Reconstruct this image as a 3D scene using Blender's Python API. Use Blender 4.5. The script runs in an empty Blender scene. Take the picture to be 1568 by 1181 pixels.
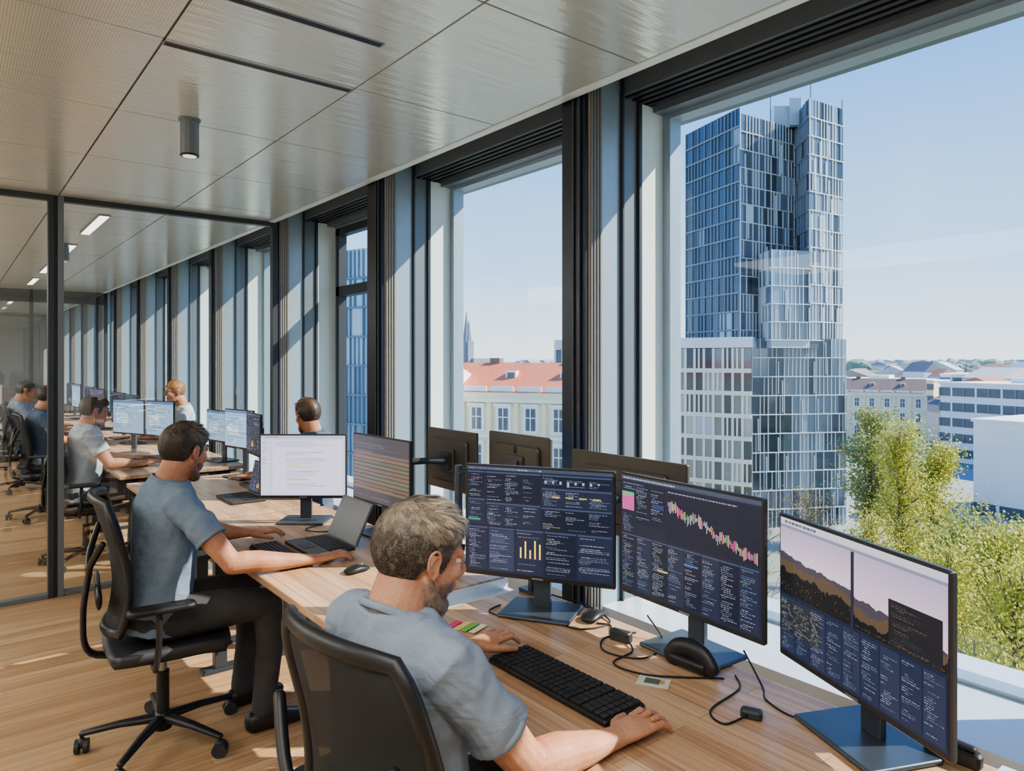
import bpy, math, random
from mathutils import Vector, Matrix, noise as mnoise
random.seed(7)
pi=math.pi
V=Vector
def lin(c):
    return tuple((x/12.92 if x<=0.04045 else ((x+0.055)/1.055)**2.4) for x in c)
def rgb(r,g,b): return lin((r/255,g/255,b/255))
# ---------------------------------------------------------------- materials
def newmat(name):
    m=bpy.data.materials.new(name); m.use_nodes=True
    nt=m.node_tree; return m,nt,nt.nodes,nt.links,nt.nodes['Principled BSDF']
def mat(name,col,rough=.5,metal=0.,noise=0.,nscale=20.,bump=0.,bscale=None,bdist=.01,spec=.5,stretch=(1,1,1),distort=0.):
    m,nt,N,L,p=newmat(name)
    p.inputs['Roughness'].default_value=rough; p.inputs['Metallic'].default_value=metal
    p.inputs['Specular IOR Level'].default_value=spec
    p.inputs['Base Color'].default_value=(*col,1)
    tc=N.new('ShaderNodeTexCoord'); mp=N.new('ShaderNodeMapping'); mp.inputs['Scale'].default_value=stretch
    L.new(tc.outputs['Object'],mp.inputs['Vector'])
    nz=N.new('ShaderNodeTexNoise'); nz.inputs['Scale'].default_value=nscale; nz.inputs['Detail'].default_value=4
    L.new(mp.outputs['Vector'],nz.inputs['Vector'])
    mx=N.new('ShaderNodeMixRGB'); a=max(noise,.03)
    mx.inputs[1].default_value=(*[c*(1-a) for c in col],1); mx.inputs[2].default_value=(*[min(1,c*(1+a)) for c in col],1)
    L.new(nz.outputs['Fac'],mx.inputs[0]); L.new(mx.outputs[0],p.inputs['Base Color'])
    if bump:
        nb=N.new('ShaderNodeTexNoise'); nb.inputs['Scale'].default_value=bscale or nscale; nb.inputs['Detail'].default_value=3
        nb.inputs['Distortion'].default_value=distort
        L.new(mp.outputs['Vector'],nb.inputs['Vector'])
        b=N.new('ShaderNodeBump'); b.inputs['Strength'].default_value=bump; b.inputs['Distance'].default_value=bdist
        L.new(nb.outputs['Fac'],b.inputs['Height']); L.new(b.outputs['Normal'],p.inputs['Normal'])
    return m
def woodmat(name,c1,c2,bw,rh,rot=0.,rough=.4,grain=(2,60,2)):
    m,nt,N,L,p=newmat(name)
    tc=N.new('ShaderNodeTexCoord'); mp=N.new('ShaderNodeMapping'); mp.inputs['Rotation'].default_value=(0,0,rot)
    L.new(tc.outputs['Object'],mp.inputs['Vector'])
    br=N.new('ShaderNodeTexBrick'); br.inputs['Scale'].default_value=1
    br.inputs['Brick Width'].default_value=bw; br.inputs['Row Height'].default_value=rh
    br.inputs['Mortar Size'].default_value=.0011; br.inputs['Mortar Smooth'].default_value=.2
    br.inputs['Color1'].default_value=(*c1,1); br.inputs['Color2'].default_value=(*c2,1)
    br.inputs['Mortar'].default_value=(*[c*.45 for c in c1],1)
    br.offset=.37; br.offset_frequency=2
    L.new(mp.outputs['Vector'],br.inputs['Vector'])
    m2=N.new('ShaderNodeMapping'); m2.inputs['Scale'].default_value=grain; L.new(mp.outputs['Vector'],m2.inputs['Vector'])
    nz=N.new('ShaderNodeTexNoise'); nz.inputs['Scale'].default_value=1.; nz.inputs['Detail'].default_value=6; nz.inputs['Distortion'].default_value=.6
    L.new(m2.outputs['Vector'],nz.inputs['Vector'])
    cr=N.new('ShaderNodeValToRGB'); cr.color_ramp.elements[0].position=.3; cr.color_ramp.elements[1].position=.7
    cr.color_ramp.elements[0].color=(.62,.59,.56,1); cr.color_ramp.elements[1].color=(1.1,1.1,1.1,1)
    L.new(nz.outputs['Fac'],cr.inputs[0])
    mx=N.new('ShaderNodeMixRGB'); mx.blend_type='MULTIPLY'; mx.inputs[0].default_value=.85
    L.new(br.outputs['Color'],mx.inputs[1]); L.new(cr.outputs[0],mx.inputs[2]); L.new(mx.outputs[0],p.inputs['Base Color'])
    p.inputs['Roughness'].default_value=rough
    b=N.new('ShaderNodeBump'); b.inputs['Strength'].default_value=.12; b.inputs['Distance'].default_value=.002
    L.new(nz.outputs['Fac'],b.inputs['Height']); L.new(b.outputs['Normal'],p.inputs['Normal'])
    return m
def glassmat(name,tint=(.95,.98,.97),f0=.04,f1=.9,pw=5.):
    m,nt,N,L,p=newmat(name); N.remove(p)
    out=[n for n in N if n.type=='OUTPUT_MATERIAL'][0]
    tr=N.new('ShaderNodeBsdfTransparent'); tr.inputs[0].default_value=(*tint,1)
    gl=N.new('ShaderNodeBsdfGlossy'); gl.inputs['Roughness'].default_value=.01; gl.inputs['Color'].default_value=(.92,.96,1,1)
    lw=N.new('ShaderNodeLayerWeight'); lw.inputs[0].default_value=.5
    po=N.new('ShaderNodeMath'); po.operation='POWER'; po.inputs[1].default_value=pw; L.new(lw.outputs['Facing'],po.inputs[0])
    mu=N.new('ShaderNodeMath'); mu.operation='MULTIPLY_ADD'; mu.inputs[1].default_value=f1-f0; mu.inputs[2].default_value=f0; mu.use_clamp=True
    L.new(po.outputs[0],mu.inputs[0])
    mx=N.new('ShaderNodeMixShader'); L.new(mu.outputs[0],mx.inputs[0]); L.new(tr.outputs[0],mx.inputs[1]); L.new(gl.outputs[0],mx.inputs[2])
    L.new(mx.outputs[0],out.inputs[0]); return m
def meshmat(name,col,fac=.16):
    m,nt,N,L,p=newmat(name); out=[n for n in N if n.type=='OUTPUT_MATERIAL'][0]
    p.inputs['Base Color'].default_value=(*col,1); p.inputs['Roughness'].default_value=.75
    tr=N.new('ShaderNodeBsdfTransparent'); mx=N.new('ShaderNodeMixShader')
    tc=N.new('ShaderNodeTexCoord'); w=N.new('ShaderNodeTexWave'); w.inputs['Scale'].default_value=60; w.bands_direction='Z'
    L.new(tc.outputs['Object'],w.inputs['Vector'])
    mu=N.new('ShaderNodeMath'); mu.operation='MULTIPLY'; mu.inputs[1].default_value=fac*2; L.new(w.outputs['Fac'],mu.inputs[0])
    L.new(mu.outputs[0],mx.inputs[0])
    L.new(p.outputs[0],mx.inputs[1]); L.new(tr.outputs[0],mx.inputs[2]); L.new(mx.outputs[0],out.inputs[0]); return m
def emitmat(name,col,s):
    m,nt,N,L,p=newmat(name); p.inputs['Base Color'].default_value=(*col,1)
    p.inputs['Emission Color'].default_value=(*col,1); p.inputs['Emission Strength'].default_value=s; return m
def screenmat():
    m,nt,N,L,p=newmat('screen_pixels')
    at=N.new('ShaderNodeVertexColor'); at.layer_name='Col'
    p.inputs['Base Color'].default_value=(.01,.01,.012,1); p.inputs['Roughness'].default_value=.25
    p.inputs['Specular IOR Level'].default_value=.35
    L.new(at.outputs['Color'],p.inputs['Emission Color']); p.inputs['Emission Strength'].default_value=1.0; return m
def vcolmat(name,rough=.6):
    m,nt,N,L,p=newmat(name); at=N.new('ShaderNodeVertexColor'); at.layer_name='Col'
    L.new(at.outputs['Color'],p.inputs['Base Color']); p.inputs['Roughness'].default_value=rough; return m
def leafmat(name,c1,c2):
    m,nt,N,L,p=newmat(name); out=[n for n in N if n.type=='OUTPUT_MATERIAL'][0]
    tc=N.new('ShaderNodeTexCoord'); nz=N.new('ShaderNodeTexNoise'); nz.inputs['Scale'].default_value=1.3; nz.inputs['Detail'].default_value=5
    L.new(tc.outputs['Object'],nz.inputs['Vector']); mx=N.new('ShaderNodeMixRGB')
    mx.inputs[1].default_value=(*c1,1); mx.inputs[2].default_value=(*c2,1); L.new(nz.outputs['Fac'],mx.inputs[0])
    L.new(mx.outputs[0],p.inputs['Base Color']); p.inputs['Roughness'].default_value=.55
    t=N.new('ShaderNodeBsdfTranslucent'); L.new(mx.outputs[0],t.inputs[0]); ms=N.new('ShaderNodeMixShader'); ms.inputs[0].default_value=.45
    L.new(p.outputs[0],ms.inputs[1]); L.new(t.outputs[0],ms.inputs[2]); L.new(ms.outputs[0],out.inputs[0]); return m
# ---------------------------------------------------------------- mesh builder
class MB:
    def __init__(s,T=None): s.v=[];s.f=[];s.m=[];s.c=[];s.T=T
    def add(s,vs,fs,m=0,col=None):
        o=len(s.v)
        if s.T is not None: vs=[s.T@V(p) for p in vs]
        s.v+= [tuple(p) for p in vs]
        for f in fs:
            s.f.append(tuple(i+o for i in f)); s.m.append(m); s.c.append(col or (1,1,1))
    def box(s,lo,hi,m=0,col=None):
        x0,y0,z0=lo;x1,y1,z1=hi
        vs=[(x0,y0,z0),(x1,y0,z0),(x1,y1,z0),(x0,y1,z0),(x0,y0,z1),(x1,y0,z1),(x1,y1,z1),(x0,y1,z1)]
        s.add(vs,[(0,3,2,1),(4,5,6,7),(0,1,5,4),(1,2,6,5),(2,3,7,6),(3,0,4,7)],m,col)
    def obox(s,c,size,rz=0,m=0,col=None,M=None):
        R=M if M is not None else Matrix.Rotation(rz,4,'Z')
        vs=[]
        for z in(-.5,.5):
            for x,y in((-.5,-.5),(.5,-.5),(.5,.5),(-.5,.5)):
                vs.append(V(c)+R@V((x*size[0],y*size[1],z*size[2])))
        s.add(vs,[(0,3,2,1),(4,5,6,7),(0,1,5,4),(1,2,6,5),(2,3,7,6),(3,0,4,7)],m,col)
    def quad(s,a,b,c,d,m=0,col=None): s.add([a,b,c,d],[(0,1,2,3)],m,col)
    def rbox(s,c,size,r=.01,m=0,n=4,rz=0,M=None):
        R=M if M is not None else Matrix.Rotation(rz,4,'Z')
        hx,hy,hz=size[0]/2,size[1]/2,size[2]/2; ch=min(r*.5,hz*.6)
        def ring(z,ins):
            out=[]
            for qx,qy,a0 in((1,1,0),(-1,1,90),(-1,-1,180),(1,-1,270)):
                for k in range(n+1):
                    a=math.radians(a0+90*k/n); rr=max(r-ins,.0001)
                    out.append(V(c)+R@V((qx*(hx-r)+rr*math.cos(a),qy*(hy-r)+rr*math.sin(a),z)))
            return out
        rs=[ring(-hz,ch),ring(-hz+ch,0),ring(hz-ch,0),ring(hz,ch)]
        k=len(rs[0]); vs=[p for q in rs for p in q]; fs=[]
        for i in range(3):
            for j in range(k): fs.append((i*k+j,i*k+(j+1)%k,(i+1)*k+(j+1)%k,(i+1)*k+j))
        fs.append(tuple(reversed(range(k)))); fs.append(tuple(range(3*k,4*k)))
        s.add(vs,fs,m)
    def loft(s,pts,ra,rb=None,up=(0,0,1),n=12,m=0,dome=True,closed=False,col=None):
        pts=[V(p) for p in pts]; k=len(pts)
        if not isinstance(ra,(list,tuple)): ra=[ra]*k
        if rb is None: rb=ra
        if not isinstance(rb,(list,tuple)): rb=[rb]*k
        rings=[];up=V(up);fr=[]
        for i in range(k):
            if closed: t=pts[(i+1)%k]-pts[i-1]
            else: t=pts[min(i+1,k-1)]-pts[max(i-1,0)]
            t.normalize(); a=up.cross(t)
            if a.length<1e-3: a=V((0,1,0)) if abs(t.y)<.9 else V((1,0,0))
            a.normalize(); b=t.cross(a).normalized(); fr.append((t,a,b))
        def ring(p,a,b,x,y): return [p+a*(x*math.cos(2*pi*j/n))+b*(y*math.sin(2*pi*j/n)) for j in range(n)]
        if dome and not closed:
            t,a,b=fr[0]; r=min(ra[0],rb[0])
            rings.append(ring(pts[0]-t*r*.8,a,b,ra[0]*.5,rb[0]*.5)); rings.append(ring(pts[0]-t*r*.45,a,b,ra[0]*.86,rb[0]*.86))
        for i in range(k): rings.append(ring(pts[i],fr[i][1],fr[i][2],ra[i],rb[i]))
        if dome and not closed:
            t,a,b=fr[-1]; r=min(ra[-1],rb[-1])
            rings.append(ring(pts[-1]+t*r*.45,a,b,ra[-1]*.86,rb[-1]*.86)); rings.append(ring(pts[-1]+t*r*.8,a,b,ra[-1]*.5,rb[-1]*.5))
        vs=[p for q in rings for p in q]; fs=[]; R=len(rings)
        for i in range(R if closed else R-1):
            i2=(i+1)%R
            for j in range(n): fs.append((i*n+j,i*n+(j+1)%n,i2*n+(j+1)%n,i2*n+j))
        if not closed: fs.append(tuple(reversed(range(n)))); fs.append(tuple(range((R-1)*n,R*n)))
        s.add(vs,fs,m,col)
    def ell(s,c,r,nu=20,nv=12,m=0,R=None):
        vs=[];fs=[]; R=R or Matrix.Identity(3)
        vs.append(V(c)+R@V((0,0,r[2])))
        for i in range(1,nv):
            th=pi*i/nv
            for j in range(nu):
                ph=2*pi*j/nu
                vs.append(V(c)+R@V((r[0]*math.sin(th)*math.cos(ph),r[1]*math.sin(th)*math.sin(ph),r[2]*math.cos(th))))
        vs.append(V(c)+R@V((0,0,-r[2])))
        for j in range(nu): fs.append((0,1+j,1+(j+1)%nu))
        for i in range(nv-2):
            for j in range(nu):
                a=1+i*nu+j;b=1+i*nu+(j+1)%nu; fs.append((a,a+nu,b+nu,b))
        l=len(vs)-1;o=1+(nv-2)*nu
        for j in range(nu): fs.append((o+j,l,o+(j+1)%nu))
        s.add(vs,fs,m)
    def cyl(s,a,b,r0,r1=None,n=20,m=0,col=None): s.loft([a,b],[r0,r0 if r1 is None else r1],n=n,m=m,dome=False,col=col)
    def build(s,name,mats,parent=None,smooth=False,colors=False,remesh=None,sm=3,bevel=None,sub=0):
        me=bpy.data.meshes.new(name); me.from_pydata(s.v,[],s.f)
        for mm in (mats if isinstance(mats,(list,tuple)) else [mats]): me.materials.append(mm)
        me.polygons.foreach_set('material_index',s.m)
        if smooth: me.polygons.foreach_set('use_smooth',[True]*len(s.f))
        if colors:
            ca=me.color_attributes.new(name='Col',type='FLOAT_COLOR',domain='CORNER'); buf=[]
            for f,c in zip(s.f,s.c): buf+= [c[0],c[1],c[2],1.0]*len(f)
            ca.data.foreach_set('color',buf)
        me.update()
        ob=bpy.data.objects.new(name,me); bpy.context.collection.objects.link(ob)
        if parent is not None:
            ob.parent=parent; ob.matrix_parent_inverse=Matrix.Translation(-parent.location)
        if remesh:
            r=ob.modifiers.new('r','REMESH'); r.mode='VOXEL'; r.voxel_size=remesh; r.use_smooth_shade=True
            if sm: q=ob.modifiers.new('s','SMOOTH'); q.factor=.5; q.iterations=sm
        if bevel:
            b=ob.modifiers.new('b','BEVEL'); b.width=bevel; b.segments=2; b.limit_method='ANGLE'
        return ob
def group(name,loc):
    e=bpy.data.objects.new(name,None); e.location=loc; e.empty_display_size=.1
    bpy.context.collection.objects.link(e); return e
def cat(pts,n=8):
    pts=[V(p) for p in pts]; out=[]
    for i in range(len(pts)-1):
        p0=pts[max(i-1,0)];p1=pts[i];p2=pts[i+1];p3=pts[min(i+2,len(pts)-1)]
        for k in range(n):
            t=k/n; out.append(.5*((2*p1)+(p2-p0)*t+(2*p0-5*p1+4*p2-p3)*t*t+(-p0+3*p1-3*p2+p3)*t**3))
    out.append(pts[-1]); return out
# ---------------------------------------------------------------- material library
M_floor=woodmat('oak_floor',rgb(204,174,138),rgb(176,140,104),1.3,.085,0,.34,(1.5,45,2))
M_desk=woodmat('desk_wood',rgb(212,180,148),rgb(186,148,116),.75,.05,pi/2,.30,(2,70,2))
M_black=mat('black_plastic',(.016,.016,.018),.42)
M_dark=mat('dark_plastic',(.035,.037,.042),.5)
M_bezel=mat('monitor_shell',(.03,.03,.032),.35)
M_back=mat('monitor_back_shell',rgb(92,88,84),.35,.4)
M_alu=mat('grey_metal',(.32,.34,.37),.32,.8)
M_standm=mat('stand_metal',(.09,.11,.14),.35,.6)
M_frame=mat('anthracite_frame',rgb(66,72,78),.4,.3)
M_navy=mat('navy_fin',rgb(38,44,58),.35,.3)
M_tan=mat('tan_profile',rgb(156,144,130),.5,.1,.1)
M_silver=mat('silver_profile',rgb(156,174,188),.35,.35,.05)
M_silverd=mat('steel_profile',rgb(118,128,136),.38,.3,.05)
M_pale=mat('pale_reveal',rgb(220,234,232),.3)
M_concrete=mat('rough_concrete',rgb(176,172,164),.9,0,.5,60,.6,90,.01)
M_wall=mat('wall_paint',rgb(225,225,220),.8,0,.03,5)
M_sill=mat('sill_metal',rgb(206,218,230),.3,.1,.04)
M_gl=glassmat('window_glass',(.96,.985,.98),.03,.22,5)
M_gp=glassmat('partition_glass',(.93,.96,.95),.17,.95,3.)
M_scr=screenmat()
M_mesh=meshmat('chair_mesh',(.022,.024,.028),.05)
M_cable=mat('cable_black',(.01,.01,.01),.5)
M_key=mat('keycaps',(.024,.025,.028),.55)
M_white=mat('white_paint',rgb(235,236,236),.6)
M_eye=mat('eye_white',rgb(215,205,198),.25); M_iris=mat('iris',(.03,.03,.03),.1)
def skinmat(n,c):
    m,nt,N,L,p=newmat(n)
    tc=N.new('ShaderNodeTexCoord')
    n1=N.new('ShaderNodeTexNoise'); n1.inputs['Scale'].default_value=14; n1.inputs['Detail'].default_value=5; L.new(tc.outputs['Object'],n1.inputs['Vector'])
    n2=N.new('ShaderNodeTexNoise'); n2.inputs['Scale'].default_value=160; n2.inputs['Detail'].default_value=3; L.new(tc.outputs['Object'],n2.inputs['Vector'])
    r=N.new('ShaderNodeValToRGB'); r.color_ramp.elements[0].position=.35; r.color_ramp.elements[1].position=.7
    r.color_ramp.elements[0].color=(*[a*b for a,b in zip(c,(.86,.74,.70))],1); r.color_ramp.elements[1].color=(*[min(1,a*b) for a,b in zip(c,(1.04,1.05,1.04))],1)
    L.new(n1.outputs['Fac'],r.inputs[0])
    mx=N.new('ShaderNodeMixRGB'); mx.blend_type='MULTIPLY'; mx.inputs[0].default_value=.5; L.new(r.outputs[0],mx.inputs[1])
    r2=N.new('ShaderNodeValToRGB'); r2.color_ramp.elements[0].position=.3; r2.color_ramp.elements[1].position=.6; r2.color_ramp.elements[0].color=(.74,.70,.67,1); r2.color_ramp.elements[1].color=(1,1,1,1)
    L.new(n2.outputs['Fac'],r2.inputs[0]); L.new(r2.outputs[0],mx.inputs[2]); L.new(mx.outputs[0],p.inputs['Base Color'])
    p.inputs['Roughness'].default_value=.55; p.inputs['Specular IOR Level'].default_value=.35
    p.inputs['Subsurface Weight'].default_value=.1; p.inputs['Subsurface Radius'].default_value=(.02,.008,.005); p.inputs['Subsurface Scale'].default_value=.3
    b=N.new('ShaderNodeBump'); b.inputs['Strength'].default_value=.35; b.inputs['Distance'].default_value=.0012; L.new(n2.outputs['Fac'],b.inputs['Height']); L.new(b.outputs['Normal'],p.inputs['Normal'])
    return m
M_skin=skinmat('skin_fair',rgb(200,152,126)); M_skin2=skinmat('skin_tan',rgb(190,144,118))
def shirtmat(n,c): return mat(n,c,.9,0,.22,420,.5,9,.02,.15,(1,1,1.6),.8)
def ceilmat():
    m,nt,N,L,p=newmat('perforated_metal_ceiling')
    tc=N.new('ShaderNodeTexCoord')
    vo=N.new('ShaderNodeTexVoronoi'); vo.inputs['Scale'].default_value=110; vo.inputs['Randomness'].default_value=0
    L.new(tc.outputs['Object'],vo.inputs['Vector'])
    cr=N.new('ShaderNodeValToRGB'); cr.color_ramp.elements[0].position=.25; cr.color_ramp.elements[1].position=.38
    cr.color_ramp.elements[0].color=(*rgb(188,194,188),1); cr.color_ramp.elements[1].color=(*rgb(228,233,226),1)
    L.new(vo.outputs['Distance'],cr.inputs[0]); L.new(cr.outputs[0],p.inputs['Base Color'])
    p.inputs['Roughness'].default_value=.22; p.inputs['Metallic'].default_value=.4; p.inputs['Specular IOR Level'].default_value=.8
    wv=N.new('ShaderNodeTexNoise'); mp=N.new('ShaderNodeMapping'); mp.inputs['Scale'].default_value=(1.2,30,1)
    L.new(tc.outputs['Object'],mp.inputs['Vector']); L.new(mp.outputs['Vector'],wv.inputs['Vector']); wv.inputs['Scale'].default_value=1
    b=N.new('ShaderNodeBump'); b.inputs['Strength'].default_value=.6; b.inputs['Distance'].default_value=.005
    L.new(wv.outputs['Fac'],b.inputs['Height']); L.new(b.outputs['Normal'],p.inputs['Normal']); return m
M_ceil=ceilmat()
# ================================================================= ROOM
XE,XG=2.07,2.60; H=2.70; COLY=[0.33+1.76*k for k in range(-2,12)]
YN=20.5; YS=-3.6; XW=-4.6
mb=MB(); mb.box((XW,YS,-.12),(2.75,YN,0)); mb.build('floor',M_floor)
mb=MB()
xl=[2.0-.71*k for k in range(0,11)]; yl=[2.62+.88*k for k in range(-7,21)]
for i in range(len(xl)-1):
    for j in range(len(yl)-1):
        x1=xl[i]-.004;x0=max(xl[i+1],XW)+.004;y0=max(yl[j],YS)+.004;y1=min(yl[j+1],YN)-.004
        if x1-x0<.05 or y1-y0<.05: continue
        mb.box((x0,y0,H),(x1,y1,H+.02),0)
mb.box((XW,YS,H+.03),(2.03,YN,H+.06),1)
mb.box((2.004,YS,H-.004),(2.05,YN,H+.03),4)
mb.box((2.05,YS,H+.14),(2.75,YN,H+.22),3)
mb.box((2.03,YS,H+.0),(2.055,YN,H+.14),2)
mb.build('ceiling',[M_ceil,M_frame,M_silver,M_concrete,M_pale])
for k,(x0,x1,y) in enumerate([(.60,1.18,2.20),(.585,1.28,2.655)]):
    mb=MB(); mb.box((x0,y-.012,H-.004),(x1,y+.012,H-.0005),0); mb.box((x0-.006,y-.018,H-.003),(x1+.006,y+.018,H-.0002),1)
    mb.build('ceiling_air_slot',[M_black,M_alu])
mb=MB(); mb.box((XW-.2,YS,0),(XW,YN,3.0)); mb.build('wall_west',M_wall)
mb=MB(); mb.box((XW-.2,YS-.2,0),(2.9,YS,3.0)); mb.build('wall_south',M_wall)
mb=MB(); mb.box((XW-.2,YN,0),(2.9,YN+.2,3.0)); mb.build('wall_north',mat('grey_wall',rgb(150,152,152),.8))
mb=MB(); mb.box((2.56,YS,0),(2.78,YN,.50),0); mb.box((2.50,YS,2.745),(2.80,YN,3.1),0)
mb.build('wall_east',M_silverd)
mb=MB(); mb.box((2.18,YS,.50),(2.66,YN,.545),0); mb.box((2.18,YS,.12),(2.20,YN,.50),0)
mb.box((2.62,YS,.47),(2.95,YN,.50),0)
mb.build('trim_1',M_sill)
mb=MB()
mb.box((2.30,YS,2.755),(2.50,YN,2.84),0)
for k in range(4): mb.box((2.32+.045*k,YS,2.745),(2.335+.045*k,YN,2.756),1)
mb.build('trim_2',[M_silverd,M_black])
wi=0
for k,y in enumerate(COLY):
    wi+=1
    y1=y+.14 if k!=4 else y+.19
    e=group('window_%d'%wi,(2.4,y,0))
    mb=MB()
    mb.box((XE,y,0),(2.09,y1,2.84),0)
    mb.box((XE-.012,y+.02,0),(XE,y+.032,2.70),3)
    mb.box((XE-.008,y+.06,0),(XE,y+.07,2.70),3)
    mb.box((2.09,y-.006,0),(2.17,y1,2.84),1)
    for q in range(4): mb.box((2.097+.018*q,y-.011,0),(2.104+.018*q,y-.005,2.84),4)
    mb.box((2.17,y+.004,0),(2.29,y1,2.84),2)
    mb.box((2.29,y-.012,0),(2.302,y1,2.84),3)
    mb.box((2.302,y+.0,0),(2.395,y1,2.84),4)
    mb.box((2.395,y-.015,0),(2.415,y1,2.745),3)
    mb.box((2.415,y-.004,.5),(XG,y1-.01,2.745),5)
    mb.box((XG-.03,y-.045,.5),(XG+.05,y1+.05,2.745),2)
    mb.build('fin',[M_navy,M_tan,M_silver,M_frame,M_silverd,M_pale],e,bevel=.002)
    ya,yb=y1+.045,y+1.76-.045
    if yb>YN: yb=YN-.02
    f=MB()
    f.box((XG-.03,ya,2.70),(XG+.05,yb,2.745),0); f.box((XG-.03,ya,.50),(XG+.05,yb,.56),0)
    f.box((2.50,y1,2.72),(XG-.03,yb+.04,2.745),2)
    if k in(4,):
        f.box((XG-.04,ya,2.13),(XG+.05,yb,2.21),1)
        for yy in(ya,yb-.06): f.box((XG-.04,yy,.56),(XG+.03,yy+.06,2.70),1)
        f.box((XG-.04,ya,2.64),(XG+.03,yb,2.70),1)
    f.build('frame',[M_silver,M_frame,M_silverd],e)
    g=MB(); g.quad((XG+.008,ya,.56),(XG+.008,yb,.56),(XG+.008,yb,2.70),(XG+.008,ya,2.70)); g.build('pane',M_gl,e)
YP=5.62
e=group('glass_partition',(0,YP,0))
mb=MB()
mb.box((.52,YP-.035,0),(.555,YP+.035,H),0); mb.box((.575,YP-.035,0),(.61,YP+.035,H),1); mb.box((.555,YP-.02,0),(.575,YP+.02,H),0)
mb.box((.61,YP-.03,H-.035),(2.07,YP+.03,H),0); mb.box((.61,YP-.03,0),(2.07,YP+.03,.03),1)
mb.box((XW,YP-.03,H-.035),(.52,YP+.03,H),0); mb.box((XW,YP-.03,0),(.52,YP+.03,.03),1)
mb.box((2.03,YP-.03,.03),(2.07,YP+.03,H-.035),0)
for x in(-.6,-1.9,-3.2): mb.box((x,YP-.025,.03),(x+.03,YP+.025,H-.035),0)
mb.box((2.58,YP-.02,.55),(2.6,YP+.02,2.72),0)
mb.build('frame',[M_frame,M_silverd],e,bevel=.002)
g=MB(); 
for xa,xb in((.61,2.03),(XW,.52)): g.quad((xa,YP,.03),(xb,YP,.03),(xb,YP,H-.035),(xa,YP,H-.035))
g.build('glass',M_gp,e)
e=group('glass_partition',(0,13.4,0)); mb=MB(); Y2=13.4
for x in(-3.6,-2.4,-1.2,-.25,1.0,2.03): mb.box((x,Y2-.03,0),(x+.05,Y2+.03,H),0)
mb.box((XW,Y2-.03,2.5),(2.07,Y2+.03,H),0); mb.box((XW,Y2-.03,0),(2.07,Y2+.03,.04),0); mb.build('frame',M_frame,e)
g=MB(); g.quad((XW,Y2,.04),(2.07,Y2,.04),(2.07,Y2,2.5),(XW,Y2,2.5)); g.build('glass',M_gp,e)
M_lamp=emitmat('lamp_face',(1,.93,.82),.4)
for (x,y) in[(.865,3.44),(.865,7.9),(-1.3,3.44),(-1.3,7.9)]:
    e=group('ceiling_spotlight',(x,y,H)); mb=MB()
    mb.cyl((x,y,H-.165),(x,y,H-.006),.04,n=32,m=0); mb.cyl((x,y,H-.008),(x,y,H-.0005),.047,n=32,m=0)
    mb.cyl((x,y,H-.168),(x,y,H-.160),.041,n=32,m=1); mb.build('housing',[M_silverd,M_black],e,smooth=False,bevel=.002)
    g=MB(); g.cyl((x,y,H-.1695),(x,y,H-.168),.03,n=24); g.build('lens',M_lamp,e)
M_strip=emitmat('light_diffuser',(1,.98,.94),1.6)
for x in(.93,-1.2):
    for y in(6.6,8.36,10.1,11.9,14.5,16.3):
        mb=MB(); mb.box((x-.04,y-.5,H-.012),(x+.04,y+.5,H-.0005),1); mb.box((x-.032,y-.49,H-.015),(x+.032,y+.49,H-.012),0)
        mb.build('ceiling_light_strip',[M_strip,M_alu])
# ================================================================= DESKS
def desk(x0,x1,y0,y1,z=.74):
    e=group('office_desk',((x0+x1)/2,(y0+y1)/2,0))
    mb=MB(); mb.box((x0,y0,z-.028),(x1,y1,z)); mb.build('top',M_desk,e,bevel=.004)
    f=MB()
    for y in(y0+.12,y1-.17):
        f.box((x0+.1,y,.02),(x0+.16,y+.05,z-.03)); f.box((x1-.16,y,.02),(x1-.1,y+.05,z-.03))
        f.box((x0+.04,y-.01,0),(x1-.04,y+.06,.02)); f.box((x0+.05,y,z-.06),(x1-.05,y+.05,z-.029))
    f.box((x1-.2,y0+.15,z-.09),(x1-.16,y1-.15,z-.03)); f.build('frame',M_frame,e,bevel=.002)
    return e
desk(.96,1.72,-.35,2.03); desk(.96,1.72,2.18,3.90); desk(.96,1.72,3.95,5.45)
desk(.98,1.90,5.80,7.60); desk(.98,1.90,7.65,9.45); desk(.98,1.90,9.5,11.3); desk(.98,1.90,11.35,13.1)
desk(-1.9,-1.0,5.9,7.7); desk(-1.9,-1.0,7.8,9.6); desk(-1.9,-1.0,9.7,11.5)
mb=MB(); mb.box((1.0,2.032,.66),(1.72,2.178,.70)); mb.box((1.0,2.032,.70),(1.72,2.045,.735)); mb.box((1.0,2.165,.70),(1.72,2.178,.735))
mb.box((1.0,2.08,0),(1.04,2.13,.66)); mb.box((1.66,2.08,0),(1.70,2.13,.66)); mb.build('cable_channel',M_sill)
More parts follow.
